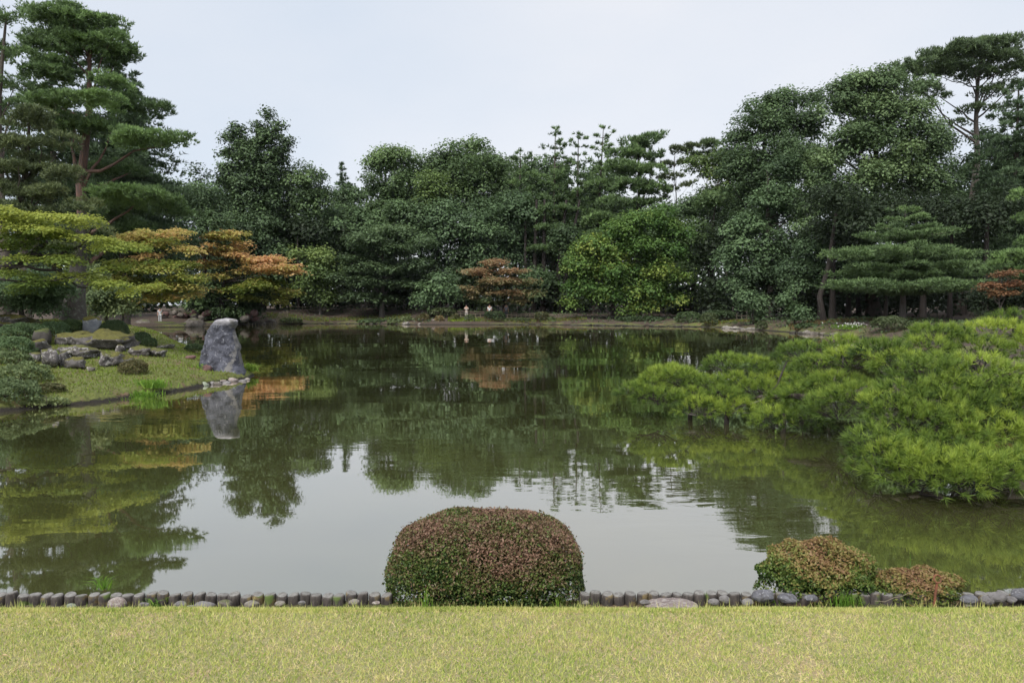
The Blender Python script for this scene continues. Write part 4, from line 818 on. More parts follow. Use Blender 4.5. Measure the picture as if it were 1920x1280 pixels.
# pebbles along the near shore of the island
SH = [(378,722,9,5,'rock_green'),(387,722,4,3,'rock_pale'),(397,720,6,4,'rock_cobble'),(406,720,8,4,'rock_shore'),(414,716,8,5,'rock_pink'),(425,718,6,3,'rock_cobble'),(426,713,6,4,'rock_red'),(436,714,8,5,'rock_pink'),(444,711,6,5,'rock_pink'),(455,714,7,3,'rock_cobble'),(464,712,4,3,'rock_pale'),(379,714,8,4,'rock_green'),(222,741,7,4,'rock_pale'),(211,739,4,3,'rock_pale'),(122,750,6,4,'rock_shore'),(141,749,6,4,'rock_shore'),(345,727,8,3,'rock_shore'),(300,733,8,3,'rock_shore'),(180,748,7,3,'rock_shore'),(90,757,8,4,'rock_shore')]
for x, y, rx, ry, mt in SH:
    D = WD(y+ry*0.3)*1.0
    rock(x, y, rx*1.25, ry*1.2, D+0.1, mt, 'pebble at the waterline of the mossy island', 'pebble', 'stone', 'pebbles along the near waterline of the mossy island', sub=2, facets=4, smooth=True)

# far shore stones (irregular run along the waterline)
def shore_run(x0, x1, n, y0, y1, rx, ry, mats, label, group, dd=0.25):
    for k in range(n):
        x = x0+(x1-x0)*(k+rng.uniform(-.3, .3))/n; yw = y0+(y1-y0)*(x-x0)/(x1-x0); D = WD(yw)+dd+rng.uniform(-.1, .4)
        a = rx*rng.uniform(.6, 1.4); b = ry*rng.uniform(.6, 1.35)
        rock(x, yw-b*0.45, a, b, D, mats[rng.integers(len(mats))], label, 'shore_stone', 'stone', group, sub=2, facets=7)
shore_run(180, 380, 13, 613, 613, 15, 8, ['rock_shore','rock_dark'], 'flat brown edging stone of the left far bank', 'edging stones of the left far bank')
shore_run(380, 520, 9, 612, 608, 12, 6, ['rock_shore','rock_dark'], 'flat brown edging stone of the left far bank', 'edging stones of the left far bank')
shore_run(560, 1080, 34, 607, 609.5, 5, 2.0, ['rock_dark'], 'small dark stone along the middle of the far waterline', 'small stones along the middle far waterline')
shore_run(1080, 1360, 22, 610, 614, 7, 2.6, ['rock_dark'], 'small dark stone under the bright green tree shore', 'stones along the shore below the bright green tree')
shore_run(1355, 1480, 17, 616, 621, 6.5, 3.2, ['rock_white','rock_white','rock_shore'], 'whitish stone of the bright run on the right far shore', 'whitish stones along the right far shore')
shore_run(1490, 1750, 20, 625, 641, 8, 4, ['rock_white','rock_dark','rock_shore','rock_dark'], 'mixed grey stone along the right bank above the foreground pine', 'mixed stones along the right bank')
# rocks on the slope and path at the left far bank
for k in range(26):
    x = rng.choice([rng.uniform(305, 394), rng.uniform(305, 394), rng.uniform(452, 480)]); y = rng.uniform(586, 598)
    rock(x, y, rng.uniform(5, 11), rng.uniform(3.5, 7), 77+rng.uniform(-1, 2), ['rock_shore','rock_dark','rock_red'][rng.integers(3)], 'grey brown rock piled on the slope behind the curved maple trunk', 'rock', 'rock', 'rocks piled on the slope behind the curved maple trunk', sub=2)
rock(363, 601, 12, 6, 73.5, 'rock_shore', 'rounded rock standing on the left far edging stones')
rock(760+2, 606, 9, 3.5, 81, 'rock_white', 'pale flat stone at the foot of the pale green far shrub', sub=2)
rock(786, 608, 3, 3, 80.5, 'rock_white', 'bright white stone at the waterline below the brown round shrub', sub=2)
rock(814, 602, 10, 4, 83, 'rock_pink', 'pinkish rock between the two brown round shrubs', sub=2)
# mossy dome mounds on right bank are clipped shrubs (below)

# near edge cobbles between lawn and logs
CB = [(133,1137,9,6,'rock_green','pale green cobble'),(220,1131,17,11,'rock_pink','large pinkish cobble'),(270,1134,9,6,'rock_cobble','small grey cobble'),(338,1133,11,6,'rock_cobble','grey cobble'),(360,1137,9,5,'rock_cobble','small grey cobble'),(384,1134,18,7,'rock_cobble','long grey cobble'),(421,1133,13,9,'rock_shore','mossy brown cobble'),(472,1133,13,7,'rock_pale','cream coloured cobble'),(525,1131,9,5,'rock_pale','small pale cobble'),(566,1130,7,4,'rock_cobble','small grey cobble'),(664,1128,10,5,'rock_pale','cream coloured cobble'),(705,1129,7,3,'rock_pink','small pinkish cobble'),
 (1098,1129,7,4,'rock_pale','small pale cobble'),(1258,1134,46,6,'rock_pink','wide flat pinkish slab'),(1209,1128,9,4,'rock_cobble','small grey cobble'),(1338,1128,10,6,'rock_cobble','grey cobble'),(1358,1124,10,8,'rock_cobble','grey cobble'),(1402,1128,11,6,'rock_cobble','flat grey cobble'),(1434,1118,22,11,'rock_blue','large blue grey cobble'),(1477,1121,18,8,'rock_blue','blue grey cobble'),(1520,1121,12,6,'rock_blue','dark cobble'),
 (1817,1123,15,8,'rock_blue','dark grey cobble'),(1816,1132,11,5,'rock_cobble','small pale grey cobble'),(1851,1125,13,8,'rock_cobble','pale grey cobble'),(1870,1119,15,9,'rock_cobble','speckled grey cobble'),(1896,1124,12,6,'rock_cobble','pale grey cobble'),(1914,1114,16,10,'rock_blue','long grey cobble')]
PL = ['left of the long dark green weed','beside the second log bay']
for i, (x, y, rx, ry, mt, nm) in enumerate(CB):
    ws = 'left' if x < 722 else 'right'
    if x < 722:
        where = ['first from the left edge behind the lawn','second from the left edge behind the lawn','just right of the largest pinkish cobble','left of the long grey cobble','touching the long grey cobble on its left','beside the drooping weed','right of the long grey cobble','halfway to the big bush','just right of the cream cobble','between two pale cobbles in the left edging','near the big bush on its left','tucked against the left of the big bush'][i]
    else:
        where = ['at the right foot of the big bush','in front of the logs right of the big bush','at the left end of the flat slab','right of the flat slab','leaning against its grey neighbour right of the slab','left of the blue grey cobble','at the left foot of the right bush','under the left side of the right bush','under the middle of the right bush','just right of the low orange bush','in front of the dark one by the low orange bush','fourth from the right edge','third from the right edge','second from the right edge','at the right edge on the logs'][i-12]
    rock(x, y, rx, ry, 4.85 if y > 1116 else 4.90, mt, nm+' '+where, 'cobble', 'stone', None, sub=3, facets=3, smooth=True, depth=0.8, rough=0.03)

# ================================================================== log edging
root = empty('log_edging', (0, 4.97, float(P(960, 1115, 4.97)[2])-0.077), 'row of short dark weathered log stakes edging the lawn at the water', 'edging')
variants = []
for k in range(8):
    r_ = 0.0395; mb = MB(); S = 12; th = np.linspace(0, 2*np.pi, S, endpoint=False); wob = 1+rng.normal(0, 0.05, S); tl = rng.normal(0, 0.12, 2); tl[0] -= 0.06
    def ring(s, z, tilt=0.0): return np.stack([np.cos(th)*r_*s*wob, np.sin(th)*r_*s*wob, z+tilt*(tl[0]*np.cos(th)*r_*s*-1+tl[1]*np.sin(th)*r_*s)], -1)
    Rg = [ring(1.0, -0.35), ring(1.0, 0.0), ring(1.04, 0.055, 1), ring(0.98, 0.071, 1), ring(0.86, 0.078, 1), ring(0.5, 0.0765, 1)]
    V = np.concatenate(Rg+[np.array([[0, 0, 0.076]])]); fc = []
    for a in range(len(Rg)-1):
        for j in range(S): fc.append([a*S+j, a*S+(j+1) % S, (a+1)*S+(j+1) % S, (a+1)*S+j])
    mb.add(V, fc); a = (len(Rg)-1)*S; mb.add(Rg[-1].tolist()+[[0, 0, 0.0765]], [[j, (j+1) % S, S] for j in range(S)])
    variants.append(mb.mesh('log', M['log']))
x = -6.0; k = 0
while x < 6.0:
    px = W/2+x/4.97*F
    if not (735 < px < 1085):
        o = bpy.data.objects.new('log', variants[k % 8]); COL.objects.link(o); o.parent = root
        o.location = (x, rng.normal(0, 0.006), rng.normal(0, 0.006)+(0.004 if px < 1000 else 0.012)); o.rotation_euler = (rng.normal(0, 0.03), rng.normal(0, 0.04), (k//8)*0.0+rng.uniform(-0.5, 0.5))
        s = rng.uniform(0.94, 1.05); o.scale = (s, s, 1)
    x += 0.0795*rng.uniform(0.95, 1.04); k += 1

# ================================================================== clipped shrubs
def shrub(name, label, c, rad, mat, D, tint=0.5, lp=2.6, cov=2.2, power=2.0, group=None, cat='shrub', tintfn=None, n=None, leaf=None, core=True, base=None, jit=0.04, flat=0.55):
    c = np.array(c, float); rad = np.array(rad, float); ls = leaf or max(0.03, lp*D/747)
    area = ell_area(*rad)*0.62; n = n or int(cov*area/(ls*ls*0.5*0.5))
    def samp(k):
        u = unit(rng.normal(size=(k, 3))); u[:, 2] = np.where(u[:, 2] < -0.25, -u[:, 2], u[:, 2])
        s = (np.abs(u)**power).sum(1)**(1/power); p = u/s[:, None]; return u, p, unit(np.sign(p)*np.abs(p)**(power-1)/rad)
    u, p, nr = samp(n*3); pw = p*rad; dr = np.linalg.norm(pw, axis=1); dA = (1/np.prod(rad))*dr**3/np.maximum((nr*pw).sum(1)/1.0, 1e-3)/np.maximum(np.linalg.norm(p, axis=1), .1)**0
    wgt = np.linalg.norm(p, axis=1)**3*np.linalg.norm(np.sign(p)*np.abs(p)**(power-1)/rad, axis=1); sel = rng.choice(n*3, n, replace=False, p=wgt/wgt.sum()); u, p, nr = u[sel], p[sel], nr[sel]
    lump = 1+jit*(np.sin(u[:, 0]*7+c[0])*np.cos(u[:, 1]*6)+0.6*np.sin(u[:, 2]*13+u[:, 0]*9))
    dp = 1-np.abs(rng.normal(0, 0.035, n))-(rng.uniform(0, 1, n) < 0.25)*rng.uniform(0, 0.22, n)+(rng.uniform(0, 1, n) < 0.03)*0.03
    C = c+p*rad*(lump*dp)[:, None]
    t = tint+rng.normal(0, 0.13, n) if tintfn is None else tintfn(p, u, n)
    mb = MB(); N = nr*flat+rng.normal(size=(n, 3))*0.75+np.array([0, 0, 0.35]); sz = ls*rng.uniform(0.7, 1.25, n)
    add_leaves(mb, C, N, sz, sz*0.5, t, 0.12)
    org = np.array([c[0], c[1], base if base is not None else c[2]-rad[2]*0.3])
    rt = empty(name, tuple(org), label, cat, group); mb.build('foliage', M[mat], rt, org)
    if core and D < 8:
        ib = MB(); ni = n//6; ui, pi_, ni_ = samp(ni); add_leaves(ib, c+pi_*rad*rng.uniform(.45, .86, ni)[:, None], ni_+rng.normal(size=(ni, 3))*.5, 0.045, 0.03, rng.uniform(0, .2, ni)); ib.build('inner_foliage', M[mat], rt, org)
    if core:
        cb = MB(); cb.smooth = True
        for k in range(14 if D > 8 else 90):
            d = unit(rng.normal(size=3)); d[2] = abs(d[2]); s1 = (np.abs(d)**power).sum()**(1/power); e = c+d/s1*rad*0.93
            st = np.array([c[0]+rng.uniform(-.35, .35)*rad[0], c[1]+rng.uniform(-.3, .3)*rad[1], org[2]-0.02])
            tube(cb, curve(st, e, 4, 0.03, 0.4), np.linspace(0.012*max(rad)/0.6, 0.003*max(rad)/0.6, 4), 4, cap=False)
        cb.build('branches', M['bark'], rt, org)
    return rt
# the big near azalea: reddish crown, green flanks
def az_tint(p, u, n):
    h = p[:, 2]; X = p[:, 0]
    f = 0.25+0.46*np.clip((h-0.20+0.10*np.sin(X*5+1)+0.14*X)/0.45, 0, 1)+0.16*np.sin(X*4.2+0.6)*np.cos(h*5+p[:, 1]*4)
    f = f+0.12*np.sin(X*13+2)*np.sin(h*11+p[:, 1]*9+1); f = np.where((X < -0.15)&(X > -0.45)&(h > 0.4), f-0.12, f)
    return f+rng.normal(0, 0.21, n)
D = 5.3; c = P(910, 1130, D); c[2] = 0.365
shrub('azalea_bush', 'large loaf shaped clipped azalea bush with a reddish top at the edge of the lawn', c, (0.705, 0.50, 0.515), 'azalea', D, leaf=0.023, n=52000, power=2.9, tintfn=az_tint, jit=0.022, base=0.36, flat=0.25)
def az2(p, u, n):
    return 0.30+0.42*np.clip((p[:, 2]-0.2)/0.5, 0, 1)+0.14*np.sin(p[:, 0]*4+2)+0.12*np.sin(p[:, 0]*11)*np.sin(p[:, 2]*9+3)+rng.normal(0, 0.16, n)
c = P(1532, 1124, 5.22); c[2] = 0.42
shrub('azalea_bush', 'rounded azalea with orange tips at the lawn edge right of the big loaf bush', c, (0.40, 0.33, 0.285), 'azalea2', 5.2, leaf=0.026, n=12500, power=2.1, tintfn=az2, jit=0.09, base=0.36, flat=0.3)
c = P(1716, 1126, 5.12); c[2] = 0.39
shrub('azalea_bush', 'low straggly azalea with orange leaves behind the rusty ring stake', c, (0.325, 0.22, 0.135), 'azalea2', 5.1, leaf=0.024, n=6500, power=2.3, tintfn=lambda p, u, n: az2(p, u, n)+0.08, jit=0.13, base=0.36, flat=0.3)
c = P(1782, 1128, 5.05); c[2] = 0.38
# island shrubs
def ishrub(x, y, rx, ry, D, mat, lab, tint=0.5, power=2.1, group=None, leaf=None, jit=0.03, cov=2.2, name='clipped_shrub'):
    if D < 35: D = min(hit(x, y+ry*0.9)+rx*D/F*0.7, D+3)
    m_ = D/F; c = P(x, y+ry*0.25, D); return shrub(name, lab, c, (rx*m_, rx*m_*0.85, ry*m_*1.25), mat, D, tint, group=group, power=power, leaf=leaf, jit=jit, cov=cov, base=gz(c[0], c[1])-0.03)
ishrub(214, 618, 26, 19, 28.5, 'shrub_dark', 'largest dark clipped ball shrub on the island behind the rocks', 0.5, leaf=0.045)
ishrub(134, 612, 21, 14, 27.2, 'shrub_dark', 'light green clipped ball shrub at the foot of the thick lichen spotted trunk', 0.85, leaf=0.05)
ishrub(265, 633, 17, 11, 32, 'shrub_dark', 'small clipped ball behind and above its neighbour at the channel', 0.4, leaf=0.05)
ishrub(252, 637, 11, 10, 31, 'shrub_dark', 'smallest clipped ball left of the channel pair', 0.45, leaf=0.05)
ishrub(279, 642, 15, 10, 30.5, 'shrub_dark', 'front clipped ball of the trio beside the channel', 0.5, leaf=0.05)
ishrub(363, 653, 17, 9, 30, 'shrub_dark', 'low clipped dome just left of the standing stone', 0.4, leaf=0.05)
ishrub(250, 690, 26, 15, 22.8, 'shrub_brown', 'reddish green low bush on the right of the moss rocks', 0.3, leaf=0.055, jit=0.12)
for x, y, rx, ry, D, mt, lab, t in [(45,700,46,20,19.5,'juniper','spreading blue green juniper at the left edge beside the rocks',.6),(10,735,60,24,17.8,'juniper','dark juniper mass in the lower left corner of the island',.4),(90,728,30,10,18.8,'shrub_brown','brownish low twiggy bush in front of the juniper',.15),
    (60,752,60,10,17.6,'juniper','bright low ground shrub along the waterline at the left',.85),(25,650,38,20,24,'broad_dark','shaded leafy bush above the juniper at the left edge',.7),(20,672,35,14,22,'juniper','olive low bush between the juniper and the moss dome',.5),(100,618,30,16,27.5,'broad_teal','leafy green bush left of the light green clipped ball',.6),(40,625,48,20,27.5,'broad_dark','dark bush in the shade at the left behind the moss dome',.5)]:
    D = min(hit(x, y+ry*0.9)+rx*D/F*0.5, D+3); m_ = D/F; c = P(x, y+ry*0.3, D); rt = shrub('low_shrub', lab, c, (rx*m_, rx*m_*0.8, ry*m_*1.2), mt, D, t, leaf=0.085 if mt == 'juniper' else 0.06, jit=0.16, cov=1.9, base=gz(c[0], c[1])-0.03, flat=0.2)
# far bank shrubs
FB = [(829,585,27,8,85,'shrub_olive','wide flat topped clipped hedge on the far bank',.35,3.2),(794,599,14,10,82,'shrub_brown','largest brown tinged round shrub below the flat topped hedge',.35,2.2),(824,599,9,7.5,82,'shrub_brown','small reddish brown ball below the flat topped hedge',.75,2.2),(853,597,9,8,82.5,'shrub_brown','small olive ball right of the reddish brown ball',.2,2.2),
 (880,596,9,6,82.0,'shrub_olive','small olive ball below the left person on the far bank',.3,2.2),(918,592,9.5,9,81.8,'shrub_dark','dark upright ball hiding the legs of the person in white',.2,2.6),(936,593,11,8.5,81.6,'shrub_dark','dark wide ball right of the one hiding the person in white',.3,2.6),(762,600,13,7,83,'shrub_olive','loose pale green shrub at the left end of the far shrubs',.8,2.0),
 (740,603,14,5,83,'shrub_olive','low green shrub left of the loose pale green one',.5,2.0),(1016,593,13,8,83,'shrub_brown','flat topped brown shrub at the right end of the far shrubs',.05,3.0),(1034,600,8,6,82.5,'shrub_olive','small rough shrub right of the flat topped brown one',.3,2.0),
 (1290,596,22,11,77,'shrub_dark','large shaded clipped shrub right of the bright green tree',.55,3.0),(1329,598,16,11,73,'shrub_olive','rounded olive clipped shrub beside the large shaded one',.2,2.6),(1668,606,34,13,50,'shrub_olive','broad mossy clipped dome under the spreading pine',.15,2.2),(1755,618,45,9,46,'shrub_olive','low clipped dome right of the pale pine trunk',.05,2.2),
 (1428,611,11,9,64.5,'shrub_olive','clipped cone overhanging the whitish shore stones',.15,2.0),(1515,612,24,6,60,'shrub_dark','low creeping shrub at the foot of the right young tree',.5,2.0),(545,601,22,5,84,'shrub_olive','low green bush at the fence foot on the left far bank',.7,2.0),(700,602,30,4,85,'shrub_dark','low ground shrub at the foot of the dark layered maple',.6,2.0),(970,600,24,4,83,'shrub_olive','low ground shrub below the twig fence',.2,2.0),(1200,600,45,7,81,'shrub_dark','shaded low shrub under the bright green tree',.2,2.4),(1350,590,30,8,76,'shrub_dark','dark shrub behind the olive clipped shrub',.3,2.2)]
for x, y, rx, ry, D, mt, lab, t, pw in FB: ishrub(x, y, rx, ry, D, mt, lab, t, pw, cov=1.8, jit=0.05)
# white flowering plants under the pine
fr = P(1595, 600, 54); fz = gz(fr[0], fr[1]); rt = empty('flowering_plant', (fr[0], fr[1], fz), 'patch of small white flowers under the spreading pine on the right bank', 'flowers')
mb = MB(); mw = MB(); n = 600; C = np.stack([fr[0]+rng.normal(0, 0.6, n), fr[1]+rng.normal(0, .4, n), fz+rng.uniform(0, .32, n)], -1); add_leaves(mb, C, rng.normal(size=(n, 3))+[0, 0, 1], 0.14, 0.07, rng.uniform(.3, .8, n)); mb.build('foliage', M['tuft'], rt, np.array(rt.location))
n = 90; C = np.stack([fr[0]+rng.normal(0, 0.6, n), fr[1]-.2+rng.normal(0, .3, n), fz+rng.uniform(.22, .5, n)], -1); add_leaves(mw, C, rng.normal(size=(n, 3))+[0, -.6, .6], 0.10, 0.09, np.full(n, .5)); mw.build('flowers', M['white_petal'], rt, np.array(rt.location))

# ================================================================== moss tufts on the island and right bank
mb = MB(); n = 90000; X = rng.uniform(-22, -6, n); Y = rng.uniform(15, 36, n); s = sdist(X, Y); k = (s > 0.07); X, Y = X[k], Y[k]; Z = ground_h(X, Y)
patch = wav(X, Y, 1.7, 4)*0.5+0.4*wav(X, Y, 5.1, 1)
t = np.clip(0.52+0.25*patch+rng.normal(0, 0.16, len(X)), 0, 1); Ln = rng.uniform(0.03, 0.075, len(X))*(1+0.4*(t > .7))
blades(mb, np.stack([X, Y, Z-0.004], -1), Ln, rng.uniform(0.018, 0.04, len(X)), 0.9, t)
o = mb.build('moss', M['moss_tuft']); tag(o, 'bright green and brown moss and short grass covering the island ground', 'moss', kind='stuff')
mb = MB()
for (x0, x1, yy, n, tt) in [(500, 770, 605, 2600, .6), (840, 900, 607, 900, .85), (900, 1100, 607, 1800, .5), (1320, 1420, 612, 1200, .5), (1480, 1760, 622, 3500, .25)]:
    xx = rng.uniform(x0, x1, n); D0 = np.array([WD(yy+1.5)]*n)+rng.uniform(0.2, 3.5, n); X = (xx-W/2)/F*D0; s = sdist(X, D0); k = s > 0.05; X, D0 = X[k], D0[k]; Z = ground_h(X, D0)
    blades(mb, np.stack([X, D0, Z], -1), rng.uniform(0.1, 0.3, len(X)), rng.uniform(.06, .12, len(X)), 0.8, np.clip(tt-.2+rng.normal(0, .2, len(X)), 0, 1))
o = mb.build('bank_grass', M['moss_tuft']); tag(o, 'rough grass along the water of the far bank', 'grass', kind='stuff')

mb = MB(); n = 34000; D0 = rng.uniform(45, 98, n); a_ = rng.uniform(-0.55, 0.68, n); X = a_*D0; s = sdist(X, D0)
k = (s > 0.12) & (s < 12) & (rng.uniform(0, 1, n) < np.clip(0.5+0.8*wav(X, D0, 0.9, 3), 0, 1)) & ~((X < -14) & (D0 < 84)); X, D0 = X[k], D0[k]; Z = ground_h(X, D0)
n = len(X); add_leaves(mb, np.stack([X, D0, Z+rng.uniform(0.02, 0.28, n)], -1), rng.normal(size=(n, 3))*.5+[0, -.3, .9], rng.uniform(.16, .34, n), rng.uniform(.10, .18, n), rng.uniform(0.2, 1, n))
o = mb.build('ground_cover', M['shrub_dark']); tag(o, 'low dark leafy ground cover along the far bank under the trees', 'ground cover', kind='stuff')
# grass tufts / weeds
def gtuft(x, y, D, n, L_, wd, mat, label, name='grass_tuft', spread=0.05, tint=0.5, lean=1.0, z=None, cat='plant'):
    b = P(x, y, D); b[2] = z if z is not None else gz(b[0], b[1]); m_ = MB(); n_ = n
    base = np.stack([b[0]+rng.normal(0, spread, n_), b[1]+rng.normal(0, spread*.7, n_), np.full(n_, b[2]-0.01)], -1)
    blades(m_, base, L_*rng.uniform(.55, 1.1, n_), wd*rng.uniform(.7, 1.2, n_), lean, np.clip(tint+rng.normal(0, .18, n_), 0, 1), seg=2)
    o = m_.build(name, M[mat], None, tuple(b)); return tag(o, label, cat)
gtuft(194, 1112, 5.1, 46, 0.125, 0.006, 'tuft', 'green spray of grass growing from the logs at the left', spread=0.02, lean=1.5, z=0.42)
gtuft(288, 1130, 4.9, 22, 0.10, 0.008, 'tuft', 'drooping dark weed lying over the left logs', spread=0.03, lean=1.8, z=0.37, tint=.25)
gtuft(312, 1124, 4.95, 14, 0.07, 0.006, 'tuft', 'small bright weed beside the drooping dark one', spread=0.01, lean=1.0, z=0.39, tint=.7)
gtuft(795, 1128, 4.72, 16, 0.16, 0.006, 'tuft', 'tall grass blades in front of the big bush on its left', spread=0.025, lean=0.35, z=0.43, tint=.5)
gtuft(1044, 1128, 4.72, 14, 0.11, 0.005, 'tuft', 'few grass blades in front of the big bush on its right', spread=0.012, lean=0.4, z=0.43, tint=.7)
gtuft(1455, 1122, 4.95, 14, 0.10, 0.006, 'tuft', 'grass blades at the left foot of the rounded azalea', spread=0.03, lean=0.8, z=0.38, tint=.4)
gtuft(1585, 1122, 4.85, 70, 0.11, 0.006, 'tuft', 'thin grass blades between the two right azaleas', spread=0.035, lean=0.5, z=0.40, tint=.35)
gtuft(1706, 1070, 5.1, 1, 0.165, 0.007, 'tuft', 'single tall green stalk rising from the low azalea', name='grass_stalk', spread=0.0, lean=0.05, z=0.56, tint=.6)
for k, (x, y) in enumerate([(265,741),(285,735),(250,745)]): gtuft(x, y, WD(y+6)+0.35, 260, 0.30, 0.022, 'tuft', ['bright green grass clump at the waterline in the middle of the island','second grass clump right of the middle one at the waterline','grass clump left of the middle one at the waterline'][k], spread=0.2, lean=0.9, tint=.55)
gtuft(470, 702, 24.6, 60, 0.38, 0.05, 'tuft', 'bright iris like plant on the water tip beside the standing stone', spread=0.12, lean=1.1, tint=.9)
gtuft(376, 700, 23.0, 40, 0.2, 0.02, 'tuft', 'small grass clump in front of the red rock', spread=0.12, lean=0.9, tint=.6)
# longer blades along the lawn edge
mb = MB(); n = 2600; X = rng.uniform(-4.2, 4.2, n); X = X[rng.uniform(0, 1, n) < np.clip(.45+.7*wav(X, X*0, 5.3, 2), .08, 1)]; n = len(X); base = np.stack([X, lawn_edge(X)-rng.uniform(0, 0.07, n), np.full(n, 0.41)], -1)
blades(mb, base, rng.uniform(0.04, 0.085, n), rng.uniform(0.004, 0.006, n), 0.5, np.clip(rng.normal(.5, .15, n), .2, .9)); tag(mb.build('edge_grass', M['grass']), 'longer uncut grass blades along the lawn edge', 'grass', kind='stuff')
# fallen leaves
for (x, y, D, lab) in [(763,1158,4.47,'curled dry leaf lying on the lawn left of the big bush'),(1190,1246,3.94,'small brown dry leaf lying on the lawn in the foreground'),(1030,1211,4.15,'pale dry leaf on the lawn in front of the big bush'),(8,1238,3.98,'pinkish dry leaf on the lawn at the left edge')]:
    p = P(x, y, D); p[2] = 0.478; m_ = MB(); a = rng.uniform(0, 6); u_ = np.array([math.cos(a), math.sin(a), 0])*0.017; v_ = np.array([-math.sin(a), math.cos(a), 0])*0.008
    q = [-u_, -u_*.3+v_+[0,0,.005], u_*.5+v_*.8+[0,0,.006], u_, u_*.5-v_*.8+[0,0,.004], -u_*.3-v_+[0,0,.006], [0,0,0]]
    q = np.array(q)+p; m_.add(q, [[0,1,6],[1,2,6],[2,3,6],[3,4,6],[4,5,6],[5,0,6]]); tag(m_.build('fallen_leaf', M['dead_leaf'], None, tuple(p)), lab, 'leaf')
# rusty ring stake
b = P(1750, 1133, 4.78); b[2] = 0.42; rt = empty('iron_stake', tuple(b), 'rusty iron stake with a ring on top stuck in the lawn edge', 'stake')
tp = P(1757, 1092, 4.78); m_ = MB(); m_.smooth = True; tube(m_, [b-[0,0,.1], b+(tp-b)*.5+[.001,0,0], tp], [.008,.0075,.0085], 8, wob=.08); m_.build('shaft', M['iron'], rt, b)
m_ = MB(); m_.smooth = True; rc = tp+np.array([0.002,0,0.026]); th = np.linspace(0, 2*np.pi, 21); tube(m_, np.stack([rc[0]+.024*np.cos(th), rc[1]+.008*np.sin(th), rc[2]+.024*np.sin(th)], -1), .0042, 7, cap=False); m_.build('ring', M['iron'], rt, b)
# dead stem crossing the low azalea
p0 = P(1640, 1126, 4.9); p1 = P(1710, 1108, 4.86); m_ = MB(); tube(m_, curve(p0, p1, 5, .03, .2), [.002]*5, 4); tag(m_.build('dry_stem', M['bamboo'], None, tuple(p0)), 'thin dry stem lying across the front of the low azalea', 'twig')

# ================================================================== fences on the far bank
def fence(pts, pitch, h, label, mat='bamboo', rail=True, posts_r=0.035):
    pts = [np.array(p, float) for p in pts]; b = pts[0].copy(); b[2] = gz(b[0], b[1]); rt = empty('twig_fence', tuple(b), label, 'fence')
    for a, c in zip(pts[:-1], pts[1:]):
        n = int(np.linalg.norm((c-a)[:2])/pitch)
        line = []
        for k in range(n+1):
            q = a+(c-a)*k/max(n, 1); z = gz(q[0], q[1]); hh = h*rng.uniform(.85, 1.15); m_ = MB(); tube(m_, [[q[0], q[1], z-.1], [q[0]+rng.normal(0, .02), q[1], z+hh]], posts_r, 5); m_.build('picket', M[mat], rt, b); line.append([q[0], q[1]-.05, z])
        if rail:
            for f in (0.35, 0.8):
                m_ = MB(); tube(m_, np.array(line)+[0, 0, h*f], posts_r*.7, 5); m_.build('rail', M[mat], rt, b)
def gp(x, D): return [(x-W/2)/F*D, D, 0]
fence([gp(855, 84.0), gp(910, 84.0), gp(1060, 84.6)], 0.48, 0.62, 'low picket fence of thin stakes behind the far people and round shrubs')
fence([gp(466, 78), gp(505, 80), gp(540, 86)], 0.40, 1.0, 'weathered bamboo fence climbing the path right of the curved maple trunk')
fence([gp(545, 90), gp(700, 92)], 1.3, 0.9, 'long low rail fence on the slope behind the small pale green tree', 'fence_dark')
fence([gp(1330, 80), gp(1410, 72)], 0.9, 0.7, 'dim rail fence behind the olive clipped shrub', 'fence_dark')

